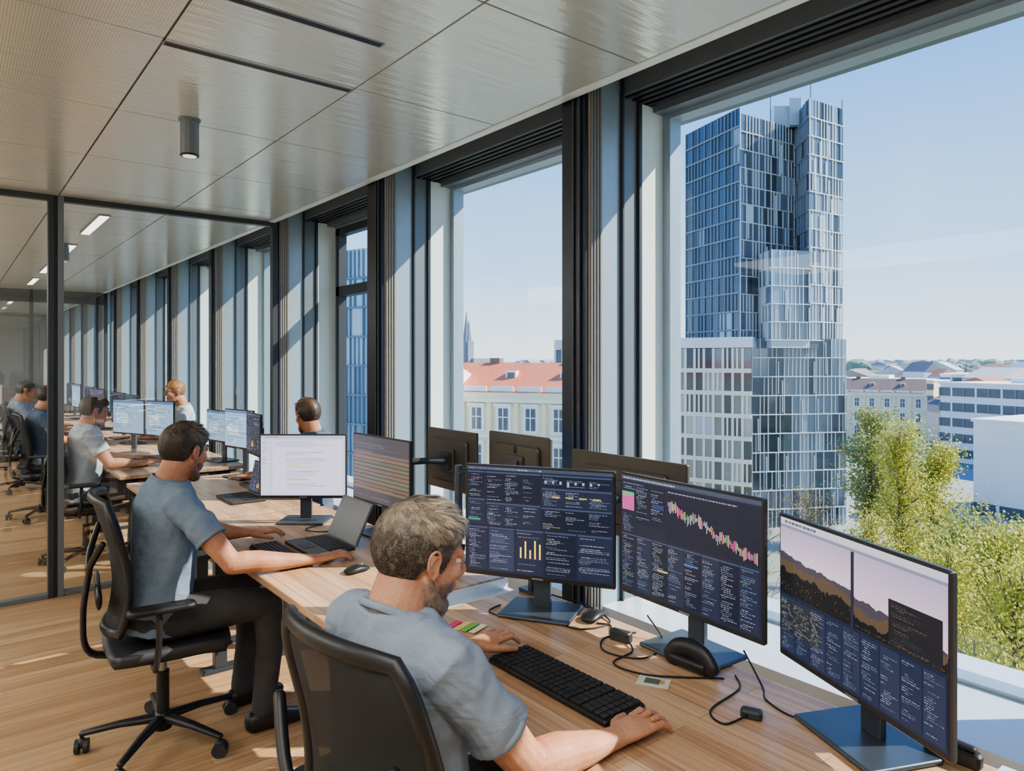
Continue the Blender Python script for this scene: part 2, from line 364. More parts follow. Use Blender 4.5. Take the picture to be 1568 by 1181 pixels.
# ================================================================= MONITORS
class UI:
    def __init__(s,W,Hh,T,y0): s.W=W;s.H=Hh;s.mb=MB(T);s.y0=y0
    def p(s,x,y,l): return V(((x-.5)*s.W, s.y0-.0003*l, s.H*(1-y)))
    def rect(s,x0,y0,x1,y1,col,l=1): s.mb.add([s.p(x0,y1,l),s.p(x1,y1,l),s.p(x1,y0,l),s.p(x0,y0,l)],[(0,1,2,3)],0,col)
    def poly(s,pts,col,l=1): s.mb.add([s.p(x,y,l) for x,y in pts],[tuple(range(len(pts)))],0,col)
    def text(s,x0,y0,x1,y1,rows,cols,fill=.8,l=3,h=.36,wmin=.006,wmax=.026,gap=.005):
        rh=(y1-y0)/rows
        for r in range(rows):
            if random.random()>fill: continue
            x=x0+random.choice([0,0,.008,.016]); end=x0+(x1-x0)*random.uniform(.3,1); y=y0+r*rh+rh*.2
            c=random.choice(cols)
            while x<end:
                w=random.uniform(wmin,wmax); w=min(w,end-x)
                if w<.003: break
                if random.random()<.12: c=random.choice(cols)
                s.rect(x,y,x+w,y+rh*h,c,l); x+=w+gap
def C(r,g,b,k=1.): 
    a=rgb(r,g,b); return tuple(x*k for x in a)
TXT=[C(132,136,156),C(108,114,138),C(158,160,176),C(92,100,126)]
TX2=TXT*3+[C(170,146,84),C(90,144,146),C(150,104,134)]
BG=C(34,39,56); PN=C(39,45,64); PN2=C(29,34,50); LN=C(66,75,98)
def ui_code(u):
    u.rect(0,0,1,1,BG,0); u.rect(0,0,1,.03,C(66,72,92),1); u.text(.02,.008,.9,.028,1,TXT,1,h=.6)
    panes=[(.01,.045,.13,.30),(.01,.31,.13,.55),(.14,.045,.52,.33),(.14,.34,.52,.56),(.53,.045,.99,.16),(.53,.17,.99,.34),(.53,.35,.99,.56),
           (.01,.575,.15,.98),(.16,.575,.34,.98),(.35,.575,.54,.98),(.55,.575,.76,.98),(.77,.575,.99,.98)]
    for i,(a,b,c,d) in enumerate(panes):
        u.rect(a,b,c,d,PN if i%2 else PN2,1); u.rect(a,b,c,b+.015,LN,2)
        if i==8:
            u.rect(a,b+.02,c,d,C(52,58,82),2)
        if i==9:
            u.text(a+.01,b+.03,c-.01,b+.08,3,TX2)
            for k in range(5):
                h=[.1,.16,.08,.17,.14][k]; u.rect(a+.03+k*.033,d-.14-h,a+.041+k*.033,d-.14,C(240,200,70,1.2),3)
            u.rect(a+.02,d-.14,c-.02,d-.137,LN,3); u.text(a+.01,d-.11,c-.01,d-.01,5,TX2)
        else:
            w=c-a; cols=max(1,int(w/.12))
            for q in range(cols):
                u.text(a+.008+q*w/cols,b+.028,a+(q+1)*w/cols-.012,d-.008,max(4,int((d-b)/.0165)),TX2 if i%3==0 else TXT,random.choice([.6,.75,.9]))
    for k in range(8): u.rect(.55+k*.05,.10,.565+k*.05,.10+random.uniform(.01,.05),C(140,160,190),4)
    for k in range(4): u.rect(.6+k*.09,.24,.65+k*.09,.252,C(200,170,70),4)
    u.rect(.01,.5,.10,.512,C(70,160,120),4); u.rect(.16,.44,.19,.452,C(60,160,120),4)
def ui_chart(u):
    u.rect(0,0,1,1,BG,0); u.rect(0,0,1,.035,C(66,72,92),1); u.text(.02,.01,.9,.03,1,TXT,1,h=.6)
    u.rect(.01,.14,.11,.30,C(200,96,150),2); u.rect(.01,.14,.11,.165,C(60,180,120),3); u.rect(.015,.05,.2,.12,PN,2); u.text(.02,.06,.19,.12,4,TXT)
    for k in range(7): u.rect(.015,.19+.015*k,.1,.193+.015*k,C(140,56,104),4)
    u.rect(.12,.05,.36,.40,PN2,1); u.text(.13,.07,.24,.39,20,TX2,.7); u.text(.25,.07,.35,.39,20,TXT,.6); u.rect(.27,.2,.35,.24,C(44,62,110),4)
    u.rect(.37,.05,.99,.49,PN2,1); y=.16
    for k in range(6): u.rect(.38,.09+.06*k,.98,.0915+.06*k,C(50,58,82),2)
    for k in range(76):
        x=.38+k*.0079; y+=random.uniform(-.014,.020); y=min(max(y,.12),.42); hh=random.uniform(.01,.06)
        u.rect(x,y-hh*.6,x+.0042,min(.48,y+hh),random.choice([C(214,90,150),C(214,90,150),C(225,195,90),C(110,180,150),C(180,185,200)]),4)
    u.text(.38,.065,.9,.085,1,TXT,1,h=.5)
    for q in range(8):
        x=.01+q*.1225
        u.rect(x,.51,x+.118,.985,PN if q%2 else PN2,1); u.rect(x,.51,x+.118,.522,LN,2); u.text(x+.006,.53,x+.105,.975,30,TXT*2+[C(90,140,170),C(150,150,110)],random.choice([.6,.8,.9]),wmin=.005,wmax=.02)
    u.text(.01,.33,.11,.49,10,TXT); u.rect(.5,.62,.6,.635,C(60,100,170),4); u.rect(.3,.74,.38,.752,C(200,190,110),4)
def ui_photo(u):
    u.rect(0,0,1,1,C(34,40,58),0); u.rect(0,0,1,.05,C(186,184,198),1); u.rect(0,.05,1,.07,C(128,128,148),1); u.text(.02,.01,.8,.045,1,[C(90,90,105)],1,h=.5)
    def land(x0,x1,y0,y1,hz,seed):
        random.seed(seed); n=150
        for k in range(12):
            t=k/12; c=[a*(1-t)+b*t for a,b in zip(C(170,156,182),C(214,192,204))]
            u.rect(x0,y0+(y1-y0)*hz*k/12,x1,y0+(y1-y0)*hz*(k+1)/12+.004,tuple(c),2)
        for lay,(cc,oo,am) in enumerate([(C(70,66,76),-.14,.010),(C(88,74,58),-.05,.016),(C(24,26,29),.08,.022)]):
            pv=None; yy=0
            for k in range(n+1):
                yy=yy*.9+random.uniform(-am,am); x=x0+(x1-x0)*k/n; y=y0+(y1-y0)*(hz+oo+yy+.16*(k/n-.5)*(1-.3*lay))
                if pv: u.poly([(pv[0],y1),(x,y1),(x,y),(pv[0],pv[1])],cc,3+lay)
                pv=(x,y)
        for k in range(160):
            x=random.uniform(x0,x1-.01);y=random.uniform(y0+(y1-y0)*(hz+.14),y1-.02); u.rect(x,y,x+.006,y+.008,random.choice([C(96,80,54),C(54,50,42),C(40,42,44),C(36,40,44)]),7)
    land(.0,.50,.07,.56,.60,3); land(.515,1.0,.07,.56,.80,5)
    u.rect(.5,.07,.515,1,C(40,44,60),8)
    u.rect(.715,.27,.98,.56,C(34,35,40),7); u.text(.73,.29,.97,.54,18,[C(66,70,80),C(98,84,62),C(50,50,52)],.9,l=8)
    for q in range(9):
        x=.01+q*.11; u.rect(x,.58,x+.104,.98,C(36,44,68) if q%2 else C(42,50,72),8); u.text(x+.006,.6,x+.098,.97,26,[C(104,110,134),C(84,92,118),C(130,134,150)],.7,l=10)
    u.rect(.01,.60,.30,.84,C(44,48,54),9)
    for k in range(160):
        x=random.uniform(.01,.28);y=random.uniform(.61,.82); u.rect(x,y,x+.012,y+.012,random.choice([C(70,74,70),C(34,36,40),C(96,94,88)]),11)
    random.seed(11)
def ui_doc(u):
    u.rect(0,0,1,1,C(196,194,218),0); u.rect(0,0,1,.05,C(176,176,200),1); u.rect(.01,.07,.10,.97,C(204,202,224),1)
    u.rect(.14,.08,.97,.97,C(210,208,228),1); G=[C(130,130,158),C(150,150,175),C(120,120,150)]
    u.text(.16,.1,.9,.2,4,G,1,h=.3); u.text(.3,.27,.8,.9,18,G+[C(180,150,110)],.75,h=.25); u.text(.02,.1,.09,.5,10,G,.8,h=.3); u.text(.04,.01,.5,.045,1,G,1,h=.5)
    u.rect(.36,.46,.56,.485,C(232,218,170),2); u.rect(.36,.76,.60,.785,C(232,218,170),2)
def ui_warm_reflection(u):
    u.rect(0,0,1,1,C(74,72,78),0)
    for k in range(10): u.rect(0,.25+k*.06,1,.29+k*.06,C(random.randint(96,130),random.randint(86,104),random.randint(76,84)),1)  # brown bands: a warm wood reflection painted into the screen colours
    u.text(.04,.08,.96,.95,30,[C(110,112,124),C(90,92,104)],.4)
def ui_light(u):
    u.rect(0,0,1,1,C(150,175,198),0); u.rect(0,0,1,.08,C(90,120,160),1); u.text(.05,.12,.95,.9,18,[C(70,90,120),C(100,120,150),C(215,222,230)],.9); u.rect(.1,.4,.5,.7,C(190,206,218),2)
UIS=dict(code=ui_code,chart=ui_chart,photo=ui_photo,doc=ui_doc,warm_reflection=ui_warm_reflection,light=ui_light)
def monitor(Lp,Rp,z0,z1,kind,desk_z=.74,base=True,arm=None,logo=False,shell=None):
    Lp=V((*Lp,0));Rp=V((*Rp,0)); c=(Lp+Rp)/2; r=(Rp-Lp); W=r.length; r.normalize(); up=V((0,0,1)); n=r.cross(up)
    T=Matrix((( r.x,-n.x,0,c.x),(r.y,-n.y,0,c.y),(0,0,1,0),(0,0,0,1)))
    e=group('computer_monitor',(c.x,c.y,desk_z)); Hh=z1-z0
    mb=MB(T)
    M90=Matrix.Rotation(pi/2,4,'X')
    mb.rbox((0,.004,(z0+z1)/2),(W,Hh,.016),.006,0,M=M90)
    mb.rbox((0,.018,(z0+z1)/2),(W*.72,Hh*.7,.02),.02,0,M=M90)
    mb.rbox((0,.033,(z0+z1)/2),(.12,.12,.014),.01,0,M=M90)
    if logo:
        mb.ell((0,.029,(z0+z1)/2+.085),(.013,.002,.018),16,8,2)
    mb.box((-.02,-.0052,z0+.003),(.02,-.0045,z0+.009),1)
    mb.build('shell',[shell or M_bezel,M_alu,M_black],e,bevel=.001)
    b=.007
    u=UI(W-2*b,Hh-2*b-.008,T@Matrix.Translation((0,0,z0+b+.008)),-.0045); UIS[kind](u); u.mb.build('screen',M_scr,e,colors=True)
    s=MB(T)
    if base:
        s.box((-.03,.045,desk_z+.012),(.03,.062,(z0+z1)/2+.04)); s.box((-.035,.036,(z0+z1)/2-.05),(.035,.05,(z0+z1)/2+.05))
        s.rbox((0,.03,desk_z+.007),(.25,.19,.012),.008)
        s.build('stand',M_standm,e,bevel=.002)
    elif arm is not None:
        Ti=T.inverted(); a=Ti@V(arm); zc=(z0+z1)/2
        s.loft([(0,.05,zc),(a.x*.5+.0,.07+ (a.y-.07)*.2,zc),(a.x,a.y,zc)],[.018,.016,.018],n=10)
        s.loft([(a.x,a.y,desk_z+.01),(a.x,a.y,zc+.03)],.017,n=12,dome=False); s.rbox((a.x,a.y,desk_z+.006),(.08,.08,.012),.01)
        s.box((-.04,.036,zc-.04),(.04,.05,zc+.04)); s.build('arm',M_standm,e)
    return e
monitor((1.405,2.005),(1.675,1.55),.857,1.238,'code')
monitor((1.688,1.540),(1.647,1.003),.857,1.238,'chart')
monitor((1.69,.985),(1.474,.508),.836,1.20,'photo')
monitor((1.279,3.71),(1.635,3.42),.868,1.205,'doc')
monitor((1.635,3.34),(1.655,2.80),.88,1.222,'warm_reflection')
def backmon(y0,y1,zt,arm,logo=False):
    monitor((1.95,y0),(1.95,y1),zt-.30,zt,'light',base=False,arm=arm,logo=logo,shell=M_back)
backmon(1.47,2.03,1.243,(1.69,1.98,0))
backmon(2.16,2.58,1.272,(1.68,2.45,0),True); backmon(2.68,3.11,1.25,(1.69,3.0,0))
monitor((1.18,7.3),(1.36,6.9),.92,1.235,'light'); monitor((1.37,6.88),(1.51,6.5),.92,1.235,'light')
monitor((1.74,6.36),(1.81,5.95),.90,1.17,'light'); monitor((1.60,5.38),(1.68,5.00),.95,1.235,'light')
monitor((1.62,4.96),(1.60,4.62),.95,1.235,'code')
for y in(8.0,8.6,9.9,10.6,11.8,12.4):
    monitor((1.42,y+.26),(1.46,y-.26),.9,1.24,random.choice(['code','light','chart']))
for y in(6.4,8.2,8.8,10.2): monitor((-1.45,y-.26),(-1.45,y+.26),.9,1.24,'light')
# ================================================================= small desk things
def keyboard(x0,x1,y0,y1,z=.74):
    e=group('computer_keyboard',((x0+x1)/2,(y0+y1)/2,z)); mb=MB()
    mb.rbox(((x0+x1)/2,(y0+y1)/2,z+.008),(x1-x0,y1-y0,.014),.008); mb.build('case',M_black,e)
    k=MB(); rows=6; L=y1-y0; rw=(x1-x0-.012)/rows
    for r in range(rows):
        xx=x1-.006-rw*(r+.5)
        n=21
        kw=(L-.014)/n; y=y1-.007
        i=0
        while i<n:
            w=1
            if r==5 and i==4: w=6
            if r in(2,3) and i==12: w=2
            if i in(15,17) and w==1: y-=.003
            k.rbox((xx,y-kw*w/2,z+.0175),(rw*.84,kw*w-.0032,.007),.002,n=1); y-=kw*w if i not in(15,17) else kw*w-.003; i+=w
    k.build('keys',M_key,e)
keyboard(1.19,1.335,1.135,1.59); keyboard(1.06,1.19,2.80,3.22); keyboard(1.12,1.25,6.2,6.64)
def mouse(x,y,rz,z=.74):
    e=group('computer_mouse',(x,y,z)); T=Matrix.Translation((x,y,z))@Matrix.Rotation(rz,4,'Z'); mb=MB(T)
    mb.loft([(-.045,0,.010),(-.025,0,.014),(.0,0,.016),(.03,0,.012),(.048,0,.009)],[.024,.030,.030,.029,.024],[.009,.014,.0155,.012,.008],n=16)
    mb.build('shell',M_black,e,smooth=True); g=MB(T); g.cyl((.025,-.003,.026),(.025,.003,.026),.006,n=12); g.box((-.0,-.0008,.0285),(.02,.0008,.030)); g.build('wheel',M_alu,e)
mouse(1.665,1.64,.3); mouse(1.285,2.60,.2)
def laptop(xh,y0,y1,depth,tilt,kind='code',z=.74):
    e=group('laptop',(xh,(y0+y1)/2,z)); mb=MB(); mb.rbox((xh-depth/2,(y0+y1)/2,z+.008),(depth,y1-y0,.014),.006); 
    for r in range(5):
        for c in range(12):
            w=(y1-y0-.04)/12; mb.rbox((xh-.03-.02*r,y0+.02+w*(c+.5),z+.0165),(.016,w*.85,.003),.001,n=1,m=1)
    mb.rbox((xh-depth+.045,(y0+y1)/2,z+.0155),(.06,.09,.001),.003,m=1); mb.build('base',[M_dark,M_key],e)
    T=Matrix.Translation((xh,(y0+y1)/2,z+.016))@Matrix.Rotation(tilt,4,'Y')@Matrix.Rotation(-pi/2,4,'Z')
    s=MB(T); s.rbox((0,.004,.10),(y1-y0,.20,.007),.005,M=Matrix.Rotation(pi/2,4,'X')); s.build('lid',M_bezel,e)
    u=UI(y1-y0-.016,.18,T@Matrix.Translation((0,0,.01)),-.0012)
    if kind=='off': u.rect(0,0,1,1,C(14,16,20),0)
    else: UIS[kind](u)
    u.mb.build('screen',M_scr,e,colors=True)
laptop(1.43,2.90,3.21,.21,.45,'off'); laptop(1.50,4.24,4.56,.20,.2,'code')
mb=MB(); 
for k,(c,dx,dy) in enumerate([(C(225,60,130),0,0),(C(236,200,130),.02,-.03),(C(120,190,90),.03,-.055),(C(230,222,195),.04,-.085)]):
    mb.obox((1.27+dx,1.885+dy,.7415+.0015*k),(.075,.022,.002),.35,0,c)
mb.build('sticky_notes',vcolmat('note_paper'),colors=True)
mb=MB(); mb.obox((1.462,1.218,.7412),(.055,.085,.0015),.5,0,C(200,205,200)); mb.obox((1.462,1.222,.7424),(.03,.04,.001),.5,0,C(90,100,90)); mb.obox((1.475,1.20,.7424),(.02,.012,.001),.5,0,C(200,150,80))
mb.build('id_card',vcolmat('card_print'),colors=True)
mb=MB(); mb.loft(cat([(1.600,1.135,.762),(1.600,1.16,.79),(1.598,1.20,.80),(1.596,1.24,.79),(1.594,1.262,.762)],5),[.028]*21,[.020]*21,up=(1,0,0),n=14); mb.rbox((1.597,1.20,.766),(.05,.12,.026),.012)
mb.build('headset_case',M_black,smooth=True)
mb=MB(); mb.rbox((1.50,.95,.751),(.03,.05,.02),.008,rz=.4); mb.build('usb_adapter',M_dark)
mb=MB(); mb.rbox((1.60,1.46,.756),(.03,.07,.032),.008,rz=.2); mb.build('power_brick',M_dark)
def cable(pts,r=.0026):
    mb=MB(); mb.loft(cat(pts),r,n=6); mb.build('desk_cable',M_cable,smooth=True)
zc=.7435
cable([(1.63,1.80,zc),(1.55,1.72,zc),(1.56,1.60,zc),(1.68,1.58,zc),(1.70,1.72,.76),(1.60,1.80,.80),(1.58,1.83,.86)])
cable([(1.50,1.93,zc),(1.43,1.90,zc),(1.47,1.78,zc),(1.62,1.74,zc),(1.70,1.80,zc)])
cable([(1.64,1.60,zc),(1.66,1.56,zc),(1.62,1.52,zc),(1.60,1.48,.75)])
cable([(1.60,1.43,.75),(1.56,1.38,zc),(1.46,1.36,zc),(1.48,1.25,zc),(1.62,1.11,zc)])
cable([(1.66,1.10,zc),(1.60,1.05,zc),(1.45,1.03,zc),(1.42,.97,zc),(1.49,.95,.752)])
cable([(1.70,1.10,.80),(1.66,1.02,zc),(1.60,.97,zc),(1.58,.88,zc),(1.67,.84,zc),(1.70,.80,zc)])
cable([(1.70,1.44,.80),(1.68,1.36,zc),(1.55,1.33,zc),(1.50,1.43,zc),(1.57,1.50,zc),(1.68,1.47,zc)])
cable([(1.5,3.45,zc),(1.40,3.40,zc),(1.45,3.3,zc),(1.6,3.3,zc),(1.66,3.4,zc)]); cable([(1.6,3.62,zc),(1.64,3.5,zc),(1.58,3.42,zc)])
mb=MB(); mb.box((1.55,.30,.7405),(1.715,.50,.752)); mb.box((1.56,.31,.752),(1.70,.49,.760)); mb.build('paper_stack',M_sill)
mb=MB(); mb.rbox((1.68,.58,.757),(.03,.11,.032),.01); mb.loft([(1.68,.54,.779),(1.68,.64,.784)],.012,.006,n=8); mb.build('stapler',M_black,smooth=False)
mb=MB()
for (y,x) in((.33,1.45),(.40,1.47)): mb.loft(cat([(x,y,.745),(x,y+.02,.82),(x+.06,y+.02,.83),(x+.07,y,.745)],6),.004,n=8)
mb.build('wire_document_holder',M_silverd,smooth=True)
# ================================================================= OFFICE CHAIRS
def chair(x,y,rot,hb=.50):
    e=group('office_chair',(x,y,0)); T=Matrix.Translation((x,y,0))@Matrix.Rotation(rot,4,'Z')
    b=MB(T)
    b.loft([(0,0,.06),(0,0,.13)],[.035,.03],n=16,dome=False)
    for k in range(5):
        a=2*pi*k/5+.35; c,s=math.cos(a),math.sin(a)
        b.loft([(.02*c,.02*s,.105),(.16*c,.16*s,.098),(.30*c,.30*s,.078)],[.026,.020,.015],[.020,.014,.011],n=10)
        b.cyl((.30*c,.30*s,.05),(.30*c,.30*s,.08),.008,n=8)
    b.build('star_base',M_black,e,smooth=True)
    w=MB(T)
    for k in range(5):
        a=2*pi*k/5+.35; c,s=math.cos(a),math.sin(a); P=V((.30*c,.30*s,.028)); ax=V((math.cos(a+1.2+k),math.sin(a+1.2+k),0)); 
        for q in(-1,1): w.cyl(P+ax*.008*q,P+ax*.024*q,.028,n=18)
        w.ell(P+V((0,0,.012)),(.02,.02,.022),10,8)
    w.build('casters',M_dark,e)
    g=MB(T); g.cyl((0,0,.12),(0,0,.30),.025,n=16,m=0); g.cyl((0,0,.28),(0,0,.39),.016,n=16,m=1)
    g.rbox((-.02,0,.395),(.22,.14,.04),.02,0); g.build('gas_lift',[M_black,M_alu],e)
    s=MB(T)
    nx,ny=14,12
    def sp(i,j):
        a=-1+2*i/nx; c=-1+2*j/ny; x=.235*a*math.sqrt(1-c*c*.18)+.015; y=.245*c*math.sqrt(1-a*a*.16)
        z=.462-.02*max(0,a-.5)**1.2*1.6+.008*abs(c)**3; return x,y,z
    vs=[];fs=[]
    for i in range(nx+1):
        for j in range(ny+1): x_,y_,z_=sp(i,j); vs.append((x_,y_,z_))
    o=len(vs)
    for i in range(nx+1):
        for j in range(ny+1): x_,y_,z_=sp(i,j); vs.append((x_*.93,y_*.93,z_-.05))
    for i in range(nx):
        for j in range(ny):
            q=i*(ny+1)+j; fs.append((q,q+ny+1,q+ny+2,q+1)); fs.append((o+q,o+q+1,o+q+ny+2,o+q+ny+1))
    for i in range(nx):
        q=i*(ny+1); fs.append((q,o+q,o+q+ny+1,q+ny+1)); q+=ny; fs.append((q,q+ny+1,o+q+ny+1,o+q))
    for j in range(ny):
        fs.append((j,j+1,o+j+1,o+j)); q=nx*(ny+1)+j; fs.append((q,o+q,o+q+1,q+1))
    s.add(vs,fs); s.build('seat',M_dark,e,smooth=True)
    def bp(a,v):
        wd=(.205+.025*math.sin(pi*min(1,v*.9)))*(1-.16*abs(2*v-1)**9)
        return V((-.215-.015*v+.035*math.sin(pi*v*1.3)+.05*a*a, a*wd, .54+hb*v+ .014*(1-a*a)*(1 if v>.5 else -1)))
    p=MB(T); n1,n2=12,20; vs=[bp(-1+2*i/n1,j/n2) for j in range(n2+1) for i in range(n1+1)]
    fs=[(j*(n1+1)+i,j*(n1+1)+i+1,(j+1)*(n1+1)+i+1,(j+1)*(n1+1)+i) for j in range(n2) for i in range(n1)]
    p.add(vs,fs); p.build('back_mesh',M_mesh,e,smooth=True)
    f=MB(T); loop=[bp(-1,j/20) for j in range(21)]+[bp(-1+2*i/10,1) for i in range(1,10)]+[bp(1,1-j/20) for j in range(21)]+[bp(1-2*i/10,0) for i in range(1,10)]
    f.loft(loop,.020,.015,up=(1,0,0),n=10,closed=True)
    sp_=cat([(-.10,0,.40),(-.26,0,.43),(-.285,0,.58),(-.265,0,.75)],6); f.loft(sp_,[.03]*len(sp_),[.012]*len(sp_),up=(1,0,.2),n=10)
    for q in(-1,1): f.loft(cat([(-.265,0,.74),(-.262,q*.10,.80),(-.225,q*.2,.90)],5),.013,n=8)
    f.loft([(-.235,-.17,.68),(-.235,-.0,.67),(-.235,.17,.68)],[.035,.04,.035],[.012]*3,up=(1,0,0),n=10)
    f.build('back_frame',M_black,e,smooth=True)
    a=MB(T)
    for q in(-1,1):
        a.loft(cat([(-.05,q*.16,.40),(-.05,q*.27,.42),(-.04,q*.285,.52),(-.04,q*.285,.635)],5),[.018]*16,[.012]*16,up=(1,0,0),n=8)
        a.rbox((-.03,q*.285,.648),(.24,.075,.026),.03)
    a.build('armrests',M_black,e,smooth=False,bevel=.003)
    return e
# ================================================================= PEOPLE
def hand(mb,wr,d,side,curl=1.):
    d=V(d).normalized(); up=V((0,0,1)); s=up.cross(d).normalized()*(1 if side=='R' else -1); n=s.cross(d)*(1 if side=='L' else -1)
    if n.z<0: n=-n
    wr=V(wr)
    def P(f,l,h): return wr+d*f+s*l+n*h
    mb.loft([P(-.03,0,0),P(0,0,.0),P(.03,.002,.001),P(.06,.001,.003),P(.086,0,.003)],[.026,.028,.037,.042,.038],[.021,.019,.0175,.015,.0115],n=14)
    mb.loft([P(.02,.018,-.004),P(.05,.03,-.004)],[.017,.012],n=10)
    for off,ln,sp,up_ in((.0305,.074,.10,4),(.0104,.083,.03,6),(-.0104,.077,-.05,4),(-.0300,.060,-.15,0)):
        base=P(.070,off*.95,.001); dd=(d+s*sp).normalized(); pts=[base]; ang=[up_,-28*curl,-50*curl]; q=P(.086-abs(off)*.12,off*1.03,.0045); pts.append(q)
        mb.ell(q+n*.0015,(.0095,.0095,.0085),10,8)
        mb.loft([P(.02,off*.5,.013),q+n*.003],[.003,.0045],n=6)
        for k,(a,l) in enumerate(zip(ang,(.46,.30,.24))):
            a=math.radians(a); q=q+(dd*math.cos(a)+n*math.sin(a))*ln*l; pts.append(q)
            if k==0: mb.ell(q,(.0090,.0090,.0088),10,8)
        mb.loft(pts,[.0088,.0092,.0086,.0080,.0068],n=10)
    td=(d*.75+s*.75).normalized(); q=P(.022,.026,-.004)
    mb.loft([q,q+td*.034+n*-.002,q+td*.052+d*.014-n*.006,q+td*.064+d*.034-n*.011],[.014,.0118,.0102,.0084],n=10)
def hairok(x,z,y):
    pts=[(-.2,-.066),(-.055,-.064),(-.035,-.040),(-.024,-.005),(.0,.030),(.012,.024),(.016,-.012),(.026,-.012),(.034,.030),(.05,.055),(.08,.082),(.12,.09)]
    for (a,b),(c,d) in zip(pts,pts[1:]):
        if a<=x<=c: return z> b+(d-b)*(x-a)/(c-a)
    return False
def person(x,y,rot=0,yaw=0,pitch=.2,shirt=None,pants=None,skin=None,hair=((.05,.04,.03),(.12,.09,.07)),arms=None,vox=.0045,nh=1500,headz=1.21,hx=.08,hw=1.,lean=0.,beard=None,glasses=False,hlen=1.,hy=0.,hs=1.04,shz=1.025,topgrey=0.):
    e=group('office_worker',(x,y,0)); T=Matrix.Translation((x,y,0))@Matrix.Rotation(rot,4,'Z')
    dz=shz-1.0
    hp=T@V((hx,hy,headz)); Hm=Matrix.Translation(hp)@Matrix.Rotation(rot+yaw,4,'Z')@Matrix.Rotation(pitch,4,'Y')@Matrix.Scale(hs,4)
    sk=MB()
    def tx(z): return lean*(z-.55)/.5
    sh={}
    for sd,q in(('R',-1),('L',1)): sh[sd]=T@V((tx(shz)+.0,q*.172,shz-.004))
    if arms is None: arms={'R':(T@V((.17,-.25,.79)),T@V((.42,-.20,.775)),T.to_3x3()@V((1,.25,0))),'L':(T@V((.17,.25,.79)),T@V((.42,.20,.775)),T.to_3x3()@V((1,-.25,0)))}
    nb=T@V((tx(1.05)-.01,0,1.03+dz)); nt=Hm@V((-.02,0,-.05))
    sk.loft([nb,nb.lerp(nt,.5),nt,Hm@V((-.01,0,0))],[.066,.060,.057,.05],[.066,.063,.060,.05],up=T.to_3x3()@V((1,0,0)),n=20)
    for sd in 'RL':
        el,wr,d=arms[sd]; el=V(el);wr=V(wr); s0=sh[sd]; ua=(el-s0).normalized(); fa=(wr-el).normalized()
        sk.loft([s0,s0.lerp(el,.5),s0.lerp(el,.85),el],[.046,.049,.042,.040],n=16)
        bulge=V((0,0,.006))
        sk.loft([el-fa*.005,el.lerp(wr,.12)+bulge,el.lerp(wr,.3)+bulge,el.lerp(wr,.6),el.lerp(wr,.85),wr],[.040,.045,.046,.037,.029,.027],[.040,.044,.043,.034,.024,.020],n=16)
        sk.ell(el+ua*.012-fa*.014,(.024,.024,.024),12,8)
        hand(sk,wr,d,sd)
    sk.T=Hm
    sk.ell((-.012,0,.028),(.096,.077,.090),28,18); sk.ell((.026,0,-.02),(.062,.060,.086),24,16)
    sk.ell((.062,0,-.092),(.025,.030,.022)); sk.ell((.018,0,-.058),(.052,.057,.044)); sk.ell((.035,0,-.078),(.042,.042,.028))
    jaw=[(-.004,.058,-.035),(.012,.056,-.062),(.036,.047,-.083),(.060,.026,-.098)]
    for q in(-1,1):
        sk.loft([(a,q*b,c) for a,b,c in jaw],[.014,.015,.015,.014],n=10)
        sk.ell((.062,q*.034,-.018),(.024,.022,.022)); sk.ell((.103,q*.009,-.024),(.008,.007,.006),10,8)
        sk.ell((.0755,q*.031,.0165),(.011,.016,.0065),12,8); sk.ell((.0735,q*.031,-.0015),(.011,.015,.005),12,8)
        Re=Matrix.Rotation(q*-.25,3,'Z')@Matrix.Rotation(-.15,3,'Y')
        sk.ell((-.006,q*.077,-.002),(.013,.0045,.022),14,10,R=Re)
        sk.loft(cat([(.008,q*.077,-.020),(.006,q*.080,-.008),(.006,q*.081,.010),(.001,q*.084,.023),(-.012,q*.088,.028),(-.023,q*.090,.017),(-.021,q*.087,-.004),(-.011,q*.082,-.020),(-.002,q*.079,-.028)],4),.0036,n=6)
        sk.loft(cat([(-.004,q*.083,.016),(-.014,q*.087,.008),(-.013,q*.085,-.008),(-.004,q*.080,-.016)],4),.0028,n=6)
        sk.ell((-.001,q*.079,-.026),(.006,.004,.006),10,8)
    sk.loft([(.088,0,.022),(.098,0,.002),(.110,0,-.018)],[.007,.008,.011],[.008,.009,.010],n=10)
    sk.loft([(.070,-.045,.024),(.086,-.02,.030),(.089,0,.027),(.086,.02,.030),(.070,.045,.024)],.0085,n=8)
    sk.loft([(.083,-.022,-.053),(.093,-.008,-.051),(.093,.008,-.051),(.083,.022,-.053)],[.004,.0065,.0065,.004],n=8)
    sk.loft([(.083,-.018,-.061),(.091,0,-.063),(.083,.018,-.061)],[.004,.0075,.004],n=8)
    sk.T=None
    sk.build('body_skin',skin,e,smooth=True,remesh=vox,sm=2)
    ey=MB(Hm)
    for q in(-1,1): ey.ell((.0715,q*.031,.007),(.0118,.0125,.0095),14,10,0); ey.ell((.0818,q*.031,.007),(.0025,.0050,.0050),10,8,1)
    ey.build('eyes',[M_eye,M_iris],e,smooth=True)
    hm=vcolmat('hair_%d'%random.randint(0,9999),.45)
    hb=MB(Hm); cc=V((-.012,0,.028)); rr=V((.0985,.0795,.0930)); nu,nv=64,40
    def hpnt(th,ph,k=1.): return V((cc.x+rr.x*k*math.sin(th)*math.cos(ph),cc.y+rr.y*k*math.sin(th)*math.sin(ph),cc.z+rr.z*k*math.cos(th)))
